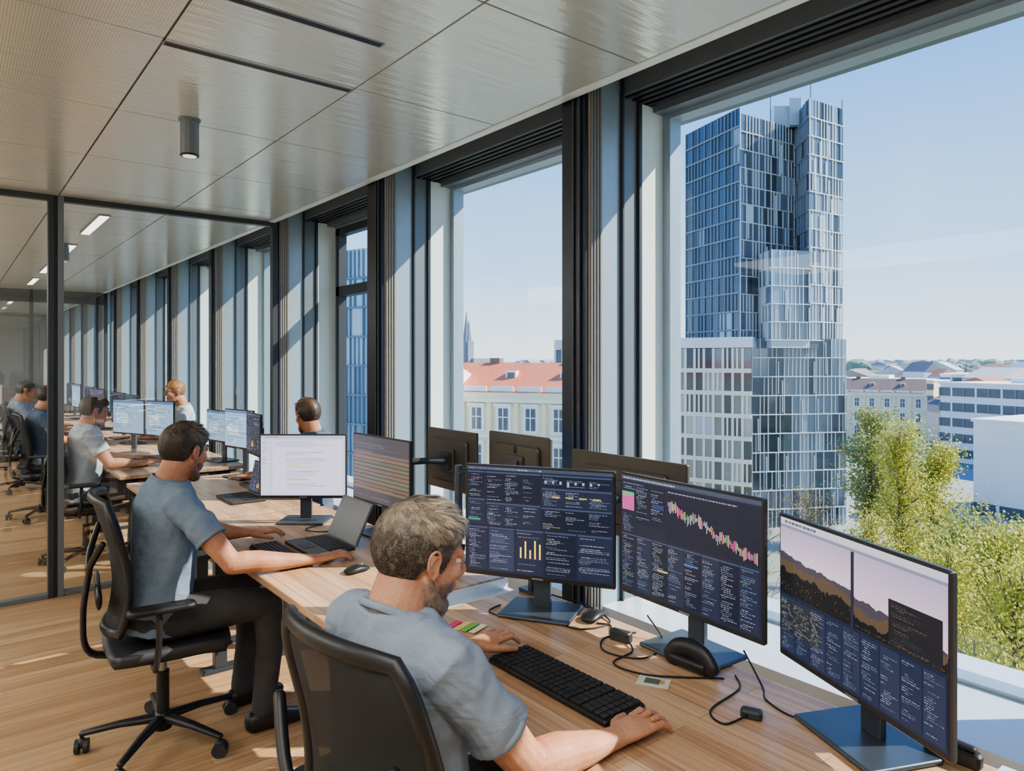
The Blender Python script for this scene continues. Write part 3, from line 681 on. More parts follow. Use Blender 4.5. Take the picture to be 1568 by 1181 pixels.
    for i in range(nv):
        for j in range(nu):
            a=[hpnt(pi*(i+di)/nv,2*pi*(j+dj)/nu) for di,dj in((0,0),(1,0),(1,1),(0,1))]; m=sum(a,V())/4
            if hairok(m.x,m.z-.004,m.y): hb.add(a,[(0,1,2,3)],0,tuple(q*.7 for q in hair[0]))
    crown=V((-.055,.012,.105))
    def field(p):
        d=V(((p.x-cc.x)/rr.x,(p.y-cc.y)/rr.y,(p.z-cc.z)/rr.z)); nn=V((d.x/rr.x,d.y/rr.y,d.z/rr.z)).normalized()
        topf=min(1,max(0,(d.z-.15)/.5))*min(1,max(.25,(p.x+.075)/.06)); 
        out=(p-crown); out=out-nn*out.dot(nn)
        if out.length<1e-4: out=V((1,0,0))
        out.normalize(); sw=V((-out.y,out.x,0))*.5
        fw=V((1,-.25,.0)); fw=fw-nn*fw.dot(nn)
        comb=out*(1-.55*topf)+sw*.4+fw*(.75*topf)+V((0,0,-.35*(1-topf)))+V((0,mnoise.noise(p*20)*.45,mnoise.noise(p*20+V((9,3,1)))*.25))*(.3+.7*topf)
        comb=comb-nn*comb.dot(nn); comb.normalize(); return d,nn,topf,comb
    cnt=0; clumps={}
    while cnt<nh:
        d0=V((random.gauss(0,1),random.gauss(0,1),random.gauss(0,1))).normalized(); p=V((cc.x+rr.x*d0.x,cc.y+rr.y*d0.y,cc.z+rr.z*d0.z))
        if not hairok(p.x+random.gauss(0,.003),p.z+random.gauss(0,.003),p.y): continue
        cnt+=1; d,nn,topf,comb=field(p); ln=(.011+.030*topf)*hlen*random.uniform(.75,1.15)
        key=(round(p.x*85),round(p.y*85),round(p.z*85))
        if key not in clumps:
            clumps[key]=(V((random.gauss(0,.10),random.gauss(0,.10),random.gauss(0,.06))),random.random(),p,random.uniform(.2,1.1))
        jit,tone,pc,lift=clumps[key]
        dr=(comb+nn*(.10+.42*topf*lift)+jit*(.4+topf)+V((random.gauss(0,.05),random.gauss(0,.05),random.gauss(0,.04)))).normalized(); w=dr.cross(nn)
        if w.length<1e-3: continue
        w.normalize(); w*=.00042*hw; p0=p; p=p-nn*.0015
        pull=(pc-p0)*(.5*topf)
        q1=p+dr*ln*.38+nn*.001; q2=q1+(dr-nn*(.22+.25*(1-topf))).normalized()*ln*.34+pull*.5; q3=q2+(dr-nn*(.55+.25*(1-topf))).normalized()*ln*.28+pull*.5
        t=min(1,max(0,.55*tone+.45*random.random()-.12))
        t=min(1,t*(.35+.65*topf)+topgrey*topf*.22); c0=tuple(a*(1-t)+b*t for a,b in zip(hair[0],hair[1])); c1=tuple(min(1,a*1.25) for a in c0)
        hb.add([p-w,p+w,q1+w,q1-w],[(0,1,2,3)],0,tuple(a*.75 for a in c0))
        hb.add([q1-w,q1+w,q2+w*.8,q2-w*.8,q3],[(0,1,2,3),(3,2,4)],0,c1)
    if beard:
        for _ in range(nh//3):
            r_=random.random()
            if r_<.45:
                k=random.random()*3; i=int(k); f=k-i; A=V(jaw[i]).lerp(V(jaw[i+1]),f); q=random.choice((-1,1)); A.y*=q
                dd=V((random.gauss(.2,.6),q*abs(random.gauss(.6,.5)),random.gauss(-.3,.8))).normalized(); px=A+dd*.0155
            elif r_<.7:
                dd=V((abs(random.gauss(.6,.5)),random.gauss(0,.7),random.gauss(-.3,.6))).normalized(); px=V((.062,0,-.092))+V((.0255*dd.x,.0305*dd.y,.0225*dd.z))
            else:
                ph=random.uniform(-1.5,1.5); zz=-.038-.05*random.random(); k=math.sqrt(max(.02,1-((zz+.02)/.086)**2)); dd=V((math.cos(ph),math.sin(ph),-.2)); px=V((.026+.0625*k*math.cos(ph),.0605*k*math.sin(ph),zz))
                if abs(ph)<.4 and -.068<zz<-.048: continue
                dd.normalize()
            dr=(dd*.5+V((.1,0,-.7))+V((random.gauss(0,.2),random.gauss(0,.2),0))).normalized(); w=dr.cross(dd)
            if w.length<1e-3: continue
            w=w.normalized()*.00045*hw
            t=random.random(); col=tuple(u*(1-t)+v*t for u,v in zip(beard[0],beard[1])); ln=random.uniform(.003,.006)
            hb.add([px-w,px+w,px+dr*ln],[(0,1,2)],0,col)
    for q in(-1,1):
        hb.loft([(.081,q*.014,.034),(.085,q*.03,.038),(.076,q*.046,.032)],[.0022,.003,.0016],n=6,col=hair[0])
    hb.build('hair',hm,e,colors=True)
    if glasses:
        g=MB(Hm)
        for q in(-1,1):
            g.loft([V((.102,q*.032,.004))+V((0,.022*math.cos(t*pi/8),.017*math.sin(t*pi/8))) for t in range(16)],.0015,up=(1,0,0),n=6,closed=True)
            g.loft([(.100,q*.054,.008),(.05,q*.074,.010),(-.005,q*.08,.012)],.0015,n=6)
        g.loft([(.103,-.011,.008),(.103,.011,.008)],.0015,n=6); g.build('glasses',M_black,e)
    s=MB(T)
    prof=[(.50,.168,.125,.0),(.58,.172,.13,.005),(.68,.160,.122,.012),(.80,.165,.120,.012),(.90,.180,.122,.006),(.97,.192,.118,.0),(1.015,.176,.102,-.004),(1.045,.128,.084,-.006),(1.068,.084,.074,-.004)]
    s.loft([(tx(z)+ox,0,z+dz*min(1,(z-.5)/.5)) for z,_,_,ox in prof],[p[1] for p in prof],[p[2] for p in prof],up=(1,0,0),n=32,dome=False)
    s.T=None
    X3=T.to_3x3(); hems=MB()
    for sd,q in(('R',-1),('L',1)):
        s0=sh[sd]; el=V(arms[sd][0]); inn=T@V((tx(1)+.0,q*.10,shz+.004)); en=s0.lerp(el,.60)
        s.loft([inn,s0+X3@V((0,q*.004,.0)),s0.lerp(el,.3),en],[.066,.063,.063,.064],[.064,.062,.062,.063],n=20,dome=False)
        tt=(el-s0).normalized(); aa=V((0,0,1)).cross(tt).normalized(); bb=tt.cross(aa); ec=s0.lerp(el,.585)
        hems.loft([ec+aa*(.0610*math.cos(2*pi*t/20))+bb*(.0600*math.sin(2*pi*t/20)) for t in range(20)],.003,.009,up=tt,n=6,closed=True)
    so=s.build('shirt',shirt,e,smooth=True,remesh=vox*1.2,sm=5)
    hems.build('sleeve_hems',shirt,e,smooth=True)
    fe=bpy.data.objects.new('fold_direction',None); bpy.context.collection.objects.link(fe); fe.parent=e; fe.rotation_euler=(.5,.35,rot); fe.scale=(.42,.42,1.6); fe.empty_display_size=.02
    t1=bpy.data.textures.new('wrinkle','CLOUDS'); t1.noise_scale=.16; t1.noise_depth=1
    dm=so.modifiers.new('d','DISPLACE'); dm.texture=t1; dm.strength=.022; dm.mid_level=.5; dm.texture_coords='OBJECT'; dm.texture_coords_object=fe
    t2=bpy.data.textures.new('wrinkle_fine','CLOUDS'); t2.noise_scale=.07; t2.noise_depth=1
    dm=so.modifiers.new('d2','DISPLACE'); dm.texture=t2; dm.strength=.008; dm.mid_level=.5; dm.texture_coords='LOCAL'
    cn=MB(); c0=T@V((tx(1.06)-.004,0,1.055+dz)); ring=[]
    ax=(nt-nb).normalized(); a_=X3@V((1,0,0)); a_=(a_-ax*a_.dot(ax)).normalized(); b_=ax.cross(a_)
    for t in range(24): ring.append(c0+a_*(.071*math.cos(2*pi*t/24))+b_*(.072*math.sin(2*pi*t/24))-V((0,0,.006))*math.cos(2*pi*t/24))
    cn.loft(ring,.0035,.008,up=ax,n=8,closed=True); cn.build('shirt_collar',shirt,e,smooth=True)
    t_=MB(T); t_.ell((.0,0,.555),(.135,.172,.090),24,14)
    for q in(-1,1):
        t_.loft([(.02,q*.085,.55),(.22,q*.11,.555),(.42,q*.13,.545)],[.088,.080,.062],n=18)
        t_.loft([(.42,q*.13,.545),(.43,q*.135,.34),(.40,q*.135,.09)],[.060,.056,.050],up=(1,0,0),n=16)
    to=t_.build('trousers',pants,e,smooth=True,remesh=.009,sm=6)
    dm=to.modifiers.new('d','DISPLACE'); dm.texture=t1; dm.strength=.012; dm.mid_level=.5; dm.texture_coords='LOCAL'
    b=MB(T)
    for q in(-1,1): b.loft([(.355,q*.135,.045),(.42,q*.137,.050),(.50,q*.145,.036),(.575,q*.15,.028)],[.036,.040,.044,.034],[.044,.048,.034,.022],n=14)
    b.build('shoes',M_black,e,smooth=True)
    return e
S_blue=shirtmat('tshirt_greyblue',rgb(138,150,164)); S_steel=shirtmat('tshirt_steelblue',rgb(120,136,154)); S_light=shirtmat('tshirt_pale',rgb(190,200,214)); S_dk=shirtmat('tshirt_navy',rgb(82,96,116))
P_dk=mat('trousers_dark',rgb(66,66,68),.85,0,.45,14,.4,12,.01); P_gr=mat('trousers_grey',rgb(92,94,98),.85,0,.2,30,.4,12,.01)
person(.715,1.265,.06,-.16,.24,S_blue,P_dk,M_skin,((.050,.036,.026),(.66,.55,.42)),
  {'R':((.90,1.06,.79),(1.155,1.062,.765),(1,.02,0)),'L':((.93,1.54,.79),(1.165,1.625,.785),(1,.10,-.03))},
  vox=.0028,nh=42000,headz=1.186,hx=.055,beard=((.12,.09,.07),(.40,.33,.26)),hlen=1.1,hs=1.0,shz=1.03,topgrey=1.3)
chair(.785,1.27,.12,.53)
person(.66,3.17,0,.42,.22,S_steel,P_dk,M_skin2,((.036,.028,.022),(.30,.24,.19)),
  {'R':((.87,2.83,.795),(1.20,2.79,.766),(1,-.05,0)),'L':((.92,3.42,.80),(1.10,3.34,.785),(1,-.3,-.02))},
  vox=.004,nh=18000,headz=1.210,hx=.115,lean=.06,beard=((.05,.04,.04),(.15,.13,.12)),hs=1.03,shz=1.035,topgrey=.8,hw=1.5)
chair(.70,3.20,-.12)
person(.80,6.38,0,.05,.22,S_light,P_gr,M_skin,((.08,.05,.035),(.22,.14,.09)),None,vox=.006,nh=4500,headz=1.19,hx=.10,lean=.05,glasses=True,hw=3)
chair(.85,6.42,-.1)
person(2.0,4.72,2.2,-.5,.2,S_dk,P_gr,M_skin2,((.06,.04,.028),(.30,.20,.13)),{'R':((2.04,5.02,.80),(1.79,5.06,.785),(-1,.2,0)),'L':((1.77,4.80,.80),(1.64,4.93,.785),(-.8,.6,0))},vox=.006,nh=6000,headz=1.20,hx=.04,hw=2.5)
person(.72,8.5,0,.1,.2,S_dk,P_dk,M_skin,((.03,.025,.02),(.08,.06,.05)),None,vox=.007,nh=2500,hw=4); chair(.76,8.5,0)
person(.66,10.4,0,.0,.2,S_blue,P_dk,M_skin2,((.03,.025,.02),(.08,.06,.05)),None,vox=.008,nh=2500,hw=4); chair(.7,10.4,.1)
person(2.02,8.3,pi,.1,.1,S_light,P_dk,M_skin,((.35,.16,.06),(.5,.25,.1)),None,vox=.008,nh=2500,hw=4,headz=1.24)
person(-.72,8.8,pi,.1,.2,S_steel,P_dk,M_skin,((.03,.025,.02),(.08,.06,.05)),None,vox=.008,nh=2500,hw=4); chair(-.74,8.8,pi)
chair(-.72,7.2,2.6); chair(.45,11.9,.3)
mb=MB(); c=V((1.252,1.0525,.771)); mb.loft([c+V((0,.0100*math.cos(t*pi/8),.0100*math.sin(t*pi/8))) for t in range(16)],.0014,up=(1,0,0),n=6,closed=True); mb.build('finger_ring',mat('gold',rgb(220,190,120),.2,1.),smooth=True)
# ================================================================= OUTSIDE
GZ=-20.
def plan(u,d,z=0): return V((d*(.627+.779*u),d*(.779-.627*u),z))
M_asph=mat('street_asphalt',rgb(160,162,165),.9,0,.2,.05)
mb=MB(); mb.box((-1500,-1500,GZ-1),(2500,2500,GZ)); mb.build('ground',mat('city_ground',rgb(150,156,142),.95,0,.4,.02))
mb=MB()
mb.quad(plan(.30,40,GZ+.05),plan(.75,42,GZ+.05),plan(.80,130,GZ+.05),plan(.44,150,GZ+.05)); mb.build('street',M_asph)
M_tg=mat('tower_glass',rgb(108,124,138),.10,.45,.25,.15,spec=1.); M_tg2=mat('tower_glass_dark',rgb(76,90,102),.12,.45,.2,.3); M_tg3=mat('tower_glass_light',rgb(150,166,178),.12,.4,.1,.3)
M_tf=mat('tower_frame',rgb(218,223,224),.5); M_tf2=mat('tower_mullion_grey',rgb(136,148,158),.5); M_tl=mat('tower_panel_light',rgb(188,200,206),.4)
M_tb=mat('tower_glass_blue',rgb(74,92,112),.10,.5,.25,.15,spec=1.)
M_beige=mat('beige_panel',rgb(240,232,212),.6)
TM=[M_tg,M_tg2,M_tg3,M_tf,M_tf2,M_tl,M_beige,M_white,M_tb]
def curtain(mb,A,B,z0,z1,fh,cw,pl=.15,pd=.2,pw=.12,fr=3,thin=.10,slab=True,mp=.8,st=.09,prev=.55,base=0,half=.5,tall=.0):
    A=V((A.x,A.y,0));B=V((B.x,B.y,0)); r=B-A; W=r.length; r.normalize(); n=V((r.y,-r.x,0))
    if n.dot(-A)<0: n=-n
    nf=max(1,round((z1-z0)/fh)); h=(z1-z0)/nf; nc=max(1,round(W/cw)); w=W/nc
    last=[0]*nc
    def bar(s,wd,za,zb,pr=.14):
        a=A+r*s; b=a+r*wd; o=n*pr; vs=[a,b,b+o,a+o]
        lo=[V((v.x,v.y,za)) for v in vs]; hi=[V((v.x,v.y,zb)) for v in vs]
        mb.add(lo+hi,[(0,1,5,4),(1,2,6,5),(2,3,7,6),(3,0,4,7)],fr)
    for f in range(nf):
        za=z0+f*h; zb=za+h
        for c in range(nc):
            q=random.random(); m=base
            if q<pl: m=2
            elif q<pl+pd: m=1
            elif q<pl+pd+pw: m=5
            if f and random.random()<prev: m=last[c]
            last[c]=m
            p=A+r*(c*w); p2=A+r*((c+1)*w)
            mb.quad(V((p.x,p.y,za)),V((p2.x,p2.y,za)),V((p2.x,p2.y,zb)),V((p.x,p.y,zb)),m)
            if random.random()<mp: bar(c*w,thin,za,zb)
            if random.random()<half: bar((c+.5)*w,thin*.7,za,zb)
            if random.random()<tall: bar((c+random.choice([.25,.75]))*w,thin,za+h*.1,zb+h*.8,.2)
        if slab:
            a,b=A,B; o=n*.18; vs=[a,b,b+o,a+o]; lo=[V((v.x,v.y,za-st)) for v in vs]; hi=[V((v.x,v.y,za+st)) for v in vs]
            mb.add(lo+hi,[(0,1,2,3),(4,5,6,7),(0,1,5,4),(1,2,6,5),(2,3,7,6),(3,0,4,7)],fr)
def prism(mb,pts,z0,z1,m):
    k=len(pts); lo=[V((p.x,p.y,z0)) for p in pts]; hi=[V((p.x,p.y,z1)) for p in pts]
    mb.add(lo+hi,[tuple(range(k)),tuple(range(k,2*k))]+[(i,(i+1)%k,k+(i+1)%k,k+i) for i in range(k)],m)
tw=MB()
Lc=plan(.2477,101);Cc=plan(.324,90);Rc=plan(.4246,98);Bk=Lc+(Rc-Cc)
curtain(tw,Lc,Cc,3,33.9,2.3,1.5,.06,.22,.0,fr=4,thin=.12,mp=1.,st=.11,base=8,half=.35,prev=.4); curtain(tw,Cc,Rc,3,33.2,2.3,1.2,.12,.3,.02,fr=3,thin=.07,mp=.85,st=.05,tall=.12)
def inset(pts,k): 
    c=sum(pts,V())/len(pts); return [c+(p-c)*k for p in pts]
prism(tw,inset([Lc,Cc,Rc,Bk],.985),2,33.2,1)
B1=plan(.4227,89.5);B2=plan(.4711,93.5);B0=plan(.395,99);B3=B2+(B0-B1)
curtain(tw,B1,B2,4,34.9,2.3,1.15,.30,.12,.10,thin=.10,st=.06,tall=.3); curtain(tw,B0,B1,4,34.9,2.3,1.2,.1,.5,.0,fr=4); prism(tw,inset([B1,B2,B3,B0],.98),3,34.7,1)
m1=plan(.3687,87.5);m2=plan(.4246,89);m0=plan(.352,92);m3=m2+(m0-m1)
curtain(tw,m1,m2,4,15.3,2.3,1.1,.40,.1,.06,thin=.09,st=.06,tall=.3); curtain(tw,m0,m1,4,15.3,2.3,1.1,.3,.2,.05); prism(tw,inset([m1,m2,m3,m0],.98),3,15.2,5)
prism(tw,[plan(.372,95),plan(.405,95),plan(.41,99),plan(.372,99)],33,35.9,5); prism(tw,[plan(.395,94),plan(.412,94),plan(.414,98),plan(.396,98)],33,36.6,5)
for u,d,z in((.368,96,38.2),(.425,90,37.),(.47,93,36.)): tw.cyl(plan(u,d,33),plan(u,d,z),.08,n=6,m=4)
p0=plan(.3408,89);p1=plan(.4758,91.5);pb=plan(.465,103);pc=plan(.35,105)
curtain(tw,p0,p1,GZ,4.2,2.4,1.15,.08,.42,.0,fr=3,thin=.07,st=.07,tall=.15); prism(tw,inset([p0,p1,pb,pc],.985),GZ,4.1,4)
w0=plan(.06,104);w1=plan(.3408,88.3);w2=plan(.36,100);w3=plan(.10,116)
curtain(tw,w0,w1,GZ,3.0,2.8,1.25,.12,.5,.04,fr=6,thin=.32,st=.28,mp=1.,half=.45,prev=.2); prism(tw,inset([w0,w1,w2,w3],.985),GZ,2.9,4)
o=V((-.4,-.4,0)); prism(tw,[w0+o,w1+o,w2,w3],3.05,4.4,7)
tw.build('office_tower',TM)
GM=[mat('block_glass',rgb(170,192,208),.15,.3,.1,.2),mat('block_glass_dark',rgb(134,158,178),.15,.3),mat('block_glass_light',rgb(204,218,228),.2,.1),M_tf,mat('block_mullion',rgb(120,142,160),.5),M_tl]
g=MB(); a=plan(-.42,75);b=plan(-.20,62); curtain(g,a,b,GZ,11.5,2.6,1.1,.3,.2,.02,fr=4,thin=.12); prism(g,inset([a,b,b+V((14,14,0)),a+V((14,14,0))],.98),GZ,11.3,1); g.build('glass_office_building',GM)
M_cream=mat('cream_stucco',rgb(255,238,202),.8,0,.05,.5); M_wh=mat('white_stucco',rgb(246,246,243),.8,0,.04,.5)
M_orr=mat('terracotta_roof',rgb(226,134,100),.8,0,.2,3.); M_slate=mat('slate_roof',rgb(130,150,170),.6,0,.15,2.); M_win=mat('dark_window',rgb(104,112,120),.2,0,.1,1.); M_dkroof=mat('brown_roof',rgb(136,116,106),.8,0,.2,2.)
def oldhouse(name,A,B,ze,zr,dep,fl,bay,wallm,roofm,dormers=True):
    mb=MB(); A=V((A.x,A.y,0));B=V((B.x,B.y,0)); r=(B-A);W=r.length;r.normalize();n=V((r.y,-r.x,0)); 
    if n.dot(-A)<0:n=-n
    def bx(s0,s1,t0,t1,za,zb,m):
        pts=[A+r*s0+n*t0,A+r*s1+n*t0,A+r*s1+n*t1,A+r*s0+n*t1]; prism(mb,pts,za,zb,m)
    bx(0,W,-dep,0,GZ,ze,0)
    bx(-.2,W+.2,-.1,.7,ze-.5,ze,0); bx(-.1,W+.1,-.1,.4,ze-.9,ze-.5,3)
    e0=A+n*.6;e1=B+n*.6;q0=A-n*dep*.35;q1=B-n*dep*.35;k0=A-n*dep;k1=B-n*dep
    P=lambda p,z:V((p.x,p.y,z))
    mb.quad(P(e0,ze),P(e1,ze),P(q1,zr),P(q0,zr),1); mb.quad(P(q0,zr),P(q1,zr),P(k1,ze),P(k0,ze),1)
    mb.add([P(e0,ze),P(q0,zr),P(k0,ze)],[(0,1,2)],0); mb.add([P(e1,ze),P(q1,zr),P(k1,ze)],[(0,1,2)],0)
    h=3.4; nb=int(W/bay); bw=W/nb
    for f in range(fl):
        zt=ze-1.3-f*h
        bx(0,W,0,.25,zt-h+.55,zt-h+.8,3)
        for c in range(nb):
            s=(c+.5)*bw; bx(s-.75,s+.75,0,.12,zt-2.3,zt+.05,3); bx(s-.45,s+.45,.12,.16,zt-2.1,zt-.15,2); bx(s-.05,s+.05,.16,.2,zt-2.1,zt-.15,3); bx(s-.85,s+.85,0,.4,zt+.05,zt+.28,3); bx(s-.45,s+.45,.16,.2,zt-1.0,zt-.9,3)
            bx(s+bw*.5-.18,s+bw*.5+.18,0,.3,zt-h+.8,zt+.35,0)
    for c in range(nb):
        s=(c+.5)*bw; bx(s-bw*.42,s+bw*.42,.3,.45,ze+.05,ze+.55,3)
        if dormers and c%2==0:
            t=-dep*.16; bx(s-.5,s+.5,t-.6,t+.2,ze+(zr-ze)*.35,ze+(zr-ze)*.72,3); bx(s-.35,s+.35,t+.2,t+.25,ze+(zr-ze)*.40,ze+(zr-ze)*.66,2)
        if c%3==1: t=-dep*.38; bx(s-.5,s+.5,t-.5,t+.5,zr-.8,zr+.45,4)
    mb.build(name,[wallm,roofm,M_win,M_wh,M_dkroof])
oldhouse('classical_townhouse',plan(-.105,66),plan(.13,60),-1.4,1.25,12,5,2.3,M_cream,M_orr)
oldhouse('white_townhouse',plan(-.40,72),plan(-.115,61),-1.6,1.1,12,5,2.3,M_wh,M_slate)
mb=MB()
for u,h in((-.0655,29),(-.062,24)):
    p=plan(u,400); mb.box((p.x-2,p.y-2,GZ),(p.x+2,p.y+2,12),0); mb.loft([(p.x,p.y,10),(p.x,p.y,h)],[2.3,.1],n=8,dome=False)
p=plan(-.05,410); mb.box((p.x-9,p.y-9,GZ),(p.x+9,p.y+9,2),0)
mb.build('church_spire',mat('grey_stone',rgb(140,150,160),.9))
def haze_tint(c,d):  # aerial haze painted into the colour: blends toward blue-grey with distance
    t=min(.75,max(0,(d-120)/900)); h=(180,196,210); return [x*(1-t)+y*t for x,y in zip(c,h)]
cm=MB(); walls=[(235,232,222),(220,212,200),(240,240,236),(210,200,184),(196,200,204)]; roofs=[(166,106,84),(136,128,122),(184,122,96),(112,112,116),(205,203,198)]
random.seed(21)
for k in range(1100):
    d=130+1500*random.random()**1.5; u=random.uniform(-.75,.9)
    if d<210 and .2<u<.62: continue
    if d<165: continue
    p=plan(u,d); s=random.uniform(9,24); t=random.uniform(9,18); rz=random.choice([0,.3,.8,1.2]); 
    top=min(-1.2-0.0*d, random.uniform(-13,-3.5)) if d<500 else random.uniform(-12,-1)
    wc=rgb(*haze_tint(random.choice(walls),d)); rc=rgb(*haze_tint(random.choice(roofs),d))
    cm.obox((p.x,p.y,(GZ+top)/2),(s,t,top-GZ),rz,0,wc)
    R=Matrix.Rotation(rz,4,'Z'); rh=random.choice([.3,3,4])
    P=lambda x,y,z: p+R@V((x*s/2*1.03,y*t/2*1.05,0))+V((0,0,z))
    cm.add([P(-1,-1,top),P(1,-1,top),P(1,1,top),P(-1,1,top),P(-.95,0,min(top+rh,.9)),P(.95,0,min(top+rh,.9))],[(0,1,5,4),(2,3,4,5),(1,2,5),(3,0,4)],0,rc)
    if d<420:
        fl=int((top-GZ)/3.3)
        for f in range(max(0,fl-3),fl):
            zz=GZ+3.3*f+1.2
            for sx,sy,W in((0,-1,s),(-1,0,t)):
                nn=int(W/3)
                for c in range(nn):
                    o=(-W/2+(c+.5)*W/nn)
                    if sx==0: q=R@V((o,-t/2-.06,0)); si=(1.3,.1,1.6)
                    else: q=R@V((-s/2-.06,o,0)); si=(.1,1.3,1.6)
                    cm.obox((p.x+q.x,p.y+q.y,zz),si,rz,0,rgb(116,124,132))
cm.build('city_buildings',vcolmat('city_paint_hazed',.85),colors=True)  # wall and roof colours carry the painted distance haze
cm=MB()
for k in range(420):
    d=random.uniform(150,1300); u=random.uniform(.2,.95) if k%2 else random.uniform(-.7,.95); 
    if d<330 and .2<u: continue
    p=plan(u,d); r=random.uniform(4,9); z=random.uniform(-14,-8) if d<500 else random.uniform(-9,-4)
    cl=rgb(*haze_tint(random.choice([(110,130,76),(134,146,84),(92,112,70)]),d))
    o=len(cm.v); cm.ell((p.x,p.y,z),(r,r,r*.75),10,7)
    for i in range(len(cm.c)-1,-1,-1):
        if cm.c[i]==(1,1,1): cm.c[i]=cl
        else: break
    for i in range(o,len(cm.v)):
        v=V(cm.v[i]); v+=V((1,1,1))*mnoise.noise(v*.3)*1.5; cm.v[i]=tuple(v)
cm.build('distant_trees',vcolmat('distant_foliage_hazed',.9),colors=True)  # foliage colour has the distance haze mixed in
def modern(name,A,B,z1,dep,fh,cw,z0=GZ,wallm=None,band=.5,rows=None):
    mb=MB(); A=V((A.x,A.y,0));B=V((B.x,B.y,0)); r=(B-A);W=r.length;r.normalize();n=V((r.y,-r.x,0))
    if n.dot(-A)<0:n=-n
    def bx(s0,s1,t0,t1,za,zb,m): prism(mb,[A+r*s0+n*t0,A+r*s1+n*t0,A+r*s1+n*t1,A+r*s0+n*t1],za,zb,m)
    bx(0,W,-dep,0,z0,z1,0); bx(-.2,W+.2,-dep-.2,.3,z1-.3,z1+.12,2)
    bx(W*.3,W*.5,-dep*.6,-dep*.4,z1,z1+1.2,0)
    nf=int((z1-z0)/fh); nc=int(W/cw)
    for f in (range(nf) if rows is None else rows):
        zt=z1-1.-f*fh
        bx(0,W,.02,.12,zt-fh*band,zt,1)
        for c in range(nc+1): s=c*W/nc; bx(s-.18,s+.18,.1,.25,zt-fh*band,zt,0 if c%2 else 3)
    mb.build(name,[wallm or M_wh,M_win,M_wh,M_silverd])
modern('modern_apartment_block',plan(.61,150),plan(.90,118),-3.4,16,3.2,2.4,band=.55)
modern('white_exhibition_hall',plan(.657,98),plan(.86,84),-6.8,16,3.5,3,rows=[3])
modern('flat_roof_office',plan(.45,225),plan(.60,200),-4.5,18,3.4,2.6,band=.5,wallm=M_cream)
modern('flat_roof_office',plan(.61,210),plan(.80,190),-2.9,22,3.4,2.6,band=.45)
oldhouse('brick_row_house',plan(.46,175),plan(.59,165),-6.5,-3.2,12,3,3.2,M_cream,M_dkroof)
M_leaf=leafmat('leaves_spring',rgb(180,180,66),rgb(212,206,108)); M_leaf2=leafmat('leaves_green',rgb(134,148,68),rgb(176,178,92)); M_bark=mat('bark',rgb(128,116,100),.9,0,.3,8.)
def tree(u,d,top,rad,n,lm,ls=.2,bare=False,hfrac=.75):
    p=plan(u,d); Ht=top-GZ; mb=MB(); base=V((p.x,p.y,GZ))
    mb.loft([base,base+V((.2,.1,Ht*.4)),base+V((.1,.3,Ht*.85))],[.35,.25,.06],n=8,m=0)
    tips=[]
    for k in range(70):
        t=random.uniform(1-hfrac,.98); a=random.uniform(0,2*pi); h0=base+V((.15,.2,Ht*max(.25,t-.12)))
        prof=math.sin(pi*min(1,max(.08,(t-(1-hfrac))/hfrac*.85+.12)))**.6
        rr=rad*prof*random.uniform(.35,1.); e=base+V((rr*math.cos(a),rr*math.sin(a),Ht*t))
        m=h0.lerp(e,.5)+V((0,0,-.3)); mb.loft([h0,m,e],[.07,.04,.015],n=5,m=0); tips+=[e,m.lerp(e,.5),m,h0.lerp(m,.5)]
        if bare:
            for q in range(5):
                e2=e+V((random.gauss(0,.9),random.gauss(0,.9),random.uniform(.2,1.4))); mb.loft([m.lerp(e,random.random()),e2],[.025,.008],n=4,m=0); tips.append(e2)
    for k in range(n):
        c=random.choice(tips); q=c+V((random.gauss(0,.55),random.gauss(0,.55),random.gauss(0,.42)))
        a=V((random.gauss(0,1),random.gauss(0,1),random.gauss(0,1))).normalized(); b=a.orthogonal().normalized(); s=ls*random.uniform(.5,1.1)
        mb.quad(q-a*s*.5,q+b*s*.35,q+a*s*.5,q-b*s*.35,1)
    mb.build('street_tree',[M_bark,lm])
random.seed(5)
tree(.555,54,-2.8,2.5,10000,M_leaf,.26); tree(.69,36,-6.3,3.3,14000,M_leaf,.23); tree(.62,33,-6.9,2.8,14000,M_leaf,.21); tree(.725,27,-5.6,2.6,13000,M_leaf,.18)
tree(.515,80,-3.8,4.4,9000,M_leaf2,.38); tree(.425,66,-10.6,3.4,600,M_leaf,.2,bare=True); tree(.51,50,-9.2,2.6,7000,M_leaf,.22)
tree(.60,58,-5.0,3.4,11000,M_leaf,.28); tree(.76,52,-10.,4.,7000,M_leaf2,.26); tree(.545,36,-10.2,2.3,9000,M_leaf,.17); tree(.33,62,-11.5,3,600,M_leaf,.22,bare=True)
tree(.80,40,-9.5,4.,6000,M_leaf,.24); tree(.67,25.5,-8.0,2.4,13000,M_leaf,.16); tree(.60,28,-10.0,2.4,11000,M_leaf,.17); tree(.74,22,-8.5,2.2,11000,M_leaf,.15); tree(.655,46,-8.5,3.,9000,M_leaf2,.25)
random.seed(9)
cars=MB()
for k in range(16):
    u=random.uniform(.49,.64); d=random.uniform(84,125); p=plan(u,d,GZ+.06); rz=.5+random.uniform(-.1,.1)
    cars.T=Matrix.Translation(p)@Matrix.Rotation(rz,4,'Z'); cars.rbox((0,0,.55),(4.3,1.75,.6),.3); cars.rbox((-.2,0,1.1),(2.3,1.55,.6),.3)
    for sx in(-1.3,1.3):
        for sy in(-.8,.8): cars.cyl((sx,sy-.1,.32),(sx,sy+.1,.32),.32,n=12)
    cars.T=None
cars.build('parked_cars',mat('car_paint',rgb(120,124,130),.3,.2,.3,.1))
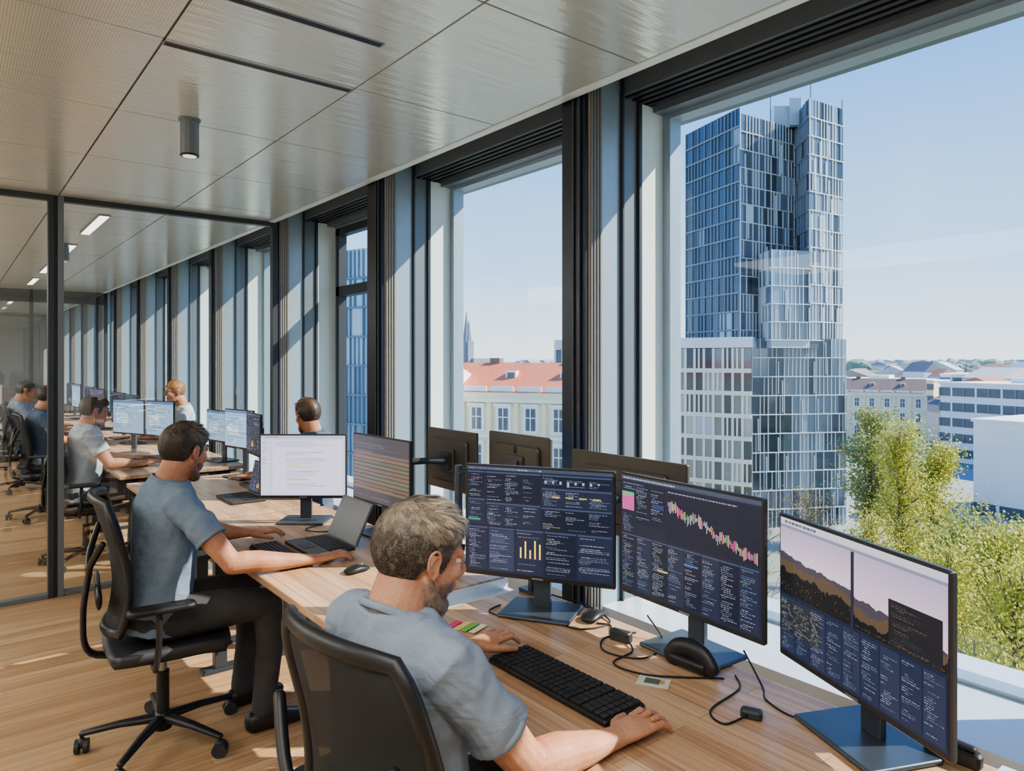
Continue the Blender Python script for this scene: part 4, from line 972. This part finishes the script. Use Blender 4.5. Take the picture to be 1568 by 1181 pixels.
# ================================================================= LIGHT
sd=V((1,-.75,.96)).normalized()
sun=bpy.data.lights.new('sun','SUN'); sun.energy=6.6; sun.angle=.01; sun.color=(1,.92,.79)
so=bpy.data.objects.new('sun',sun); bpy.context.collection.objects.link(so); so.rotation_euler=sd.to_track_quat('Z','Y').to_euler(); so.location=(10,-8,12)
w=bpy.data.worlds.new('sky'); bpy.context.scene.world=w; w.use_nodes=True; N=w.node_tree.nodes; L=w.node_tree.links; bg=N['Background']
tc=N.new('ShaderNodeTexCoord'); sx=N.new('ShaderNodeSeparateXYZ'); cr=N.new('ShaderNodeValToRGB')
L.new(tc.outputs['Generated'],sx.inputs[0]); L.new(sx.outputs['Z'],cr.inputs[0]); L.new(cr.outputs[0],bg.inputs[0]); bg.inputs[1].default_value=1.22
E=cr.color_ramp.elements; E[0].position=0.; E[0].color=(*rgb(230,240,248),1); E[1].position=.9; E[1].color=(*rgb(66,122,208),1)
e_=E.new(.13); e_.color=(*rgb(170,209,246),1); e_=E.new(.42); e_.color=(*rgb(98,160,234),1)
def area(x,y,z,sx_,sy_,en,col=(1,.97,.93),rx=0):  # fill lights added under the ceiling to brighten the room; no fittings modelled
    a=bpy.data.lights.new('ceiling_fill_light','AREA'); a.shape='RECTANGLE'; a.size=sx_; a.size_y=sy_; a.energy=en; a.color=col
    o=bpy.data.objects.new('ceiling_fill_light',a); o.location=(x,y,z); o.rotation_euler=(rx,0,0); bpy.context.collection.objects.link(o)
area(-.4,.2,H-.03,1.6,2.0,34); area(-2.4,3.2,H-.03,1.6,3,46); area(-2.6,8,H-.05,2.0,4,110); area(-2.4,12,H-.05,2.,3,80)
for (x,y,en) in((-2.2,-.6,45),(-3.4,3.4,50),(-3.6,8.5,100)):  # out-of-view fill uplights added to brighten the ceiling, given floor-lamp bodies
    e=group('added_fill_uplight',(x,y,0)); mb=MB(); mb.cyl((x,y,0),(x,y,.03),.16,n=28); mb.cyl((x,y,.03),(x,y,1.8),.016,n=12); mb.cyl((x,y,1.8),(x,y,1.86),.05,.20,n=28); mb.build('stand',M_alu,e)
    a=bpy.data.lights.new('fill_uplight_area','AREA'); a.shape='DISK'; a.size=.36; a.energy=en; a.color=(1,.97,.92); o=bpy.data.objects.new('fill_uplight_area',a); o.location=(0,0,1.875); o.rotation_euler=(pi,0,0); o.parent=e; bpy.context.collection.objects.link(o)
# ================================================================= CAMERA
cam=bpy.data.cameras.new('camera'); cam.sensor_width=36; cam.lens=24.66; cam.shift_y=-.0258; cam.clip_end=5000; cam.clip_start=.02
co=bpy.data.objects.new('camera',cam); bpy.context.collection.objects.link(co); co.location=(0,0,1.6); co.rotation_euler=(pi/2,0,-math.radians(38.8))
sc=bpy.context.scene; sc.camera=co
sc.view_settings.view_transform='AgX'; sc.view_settings.look='AgX - Medium High Contrast'; sc.view_settings.exposure=.55
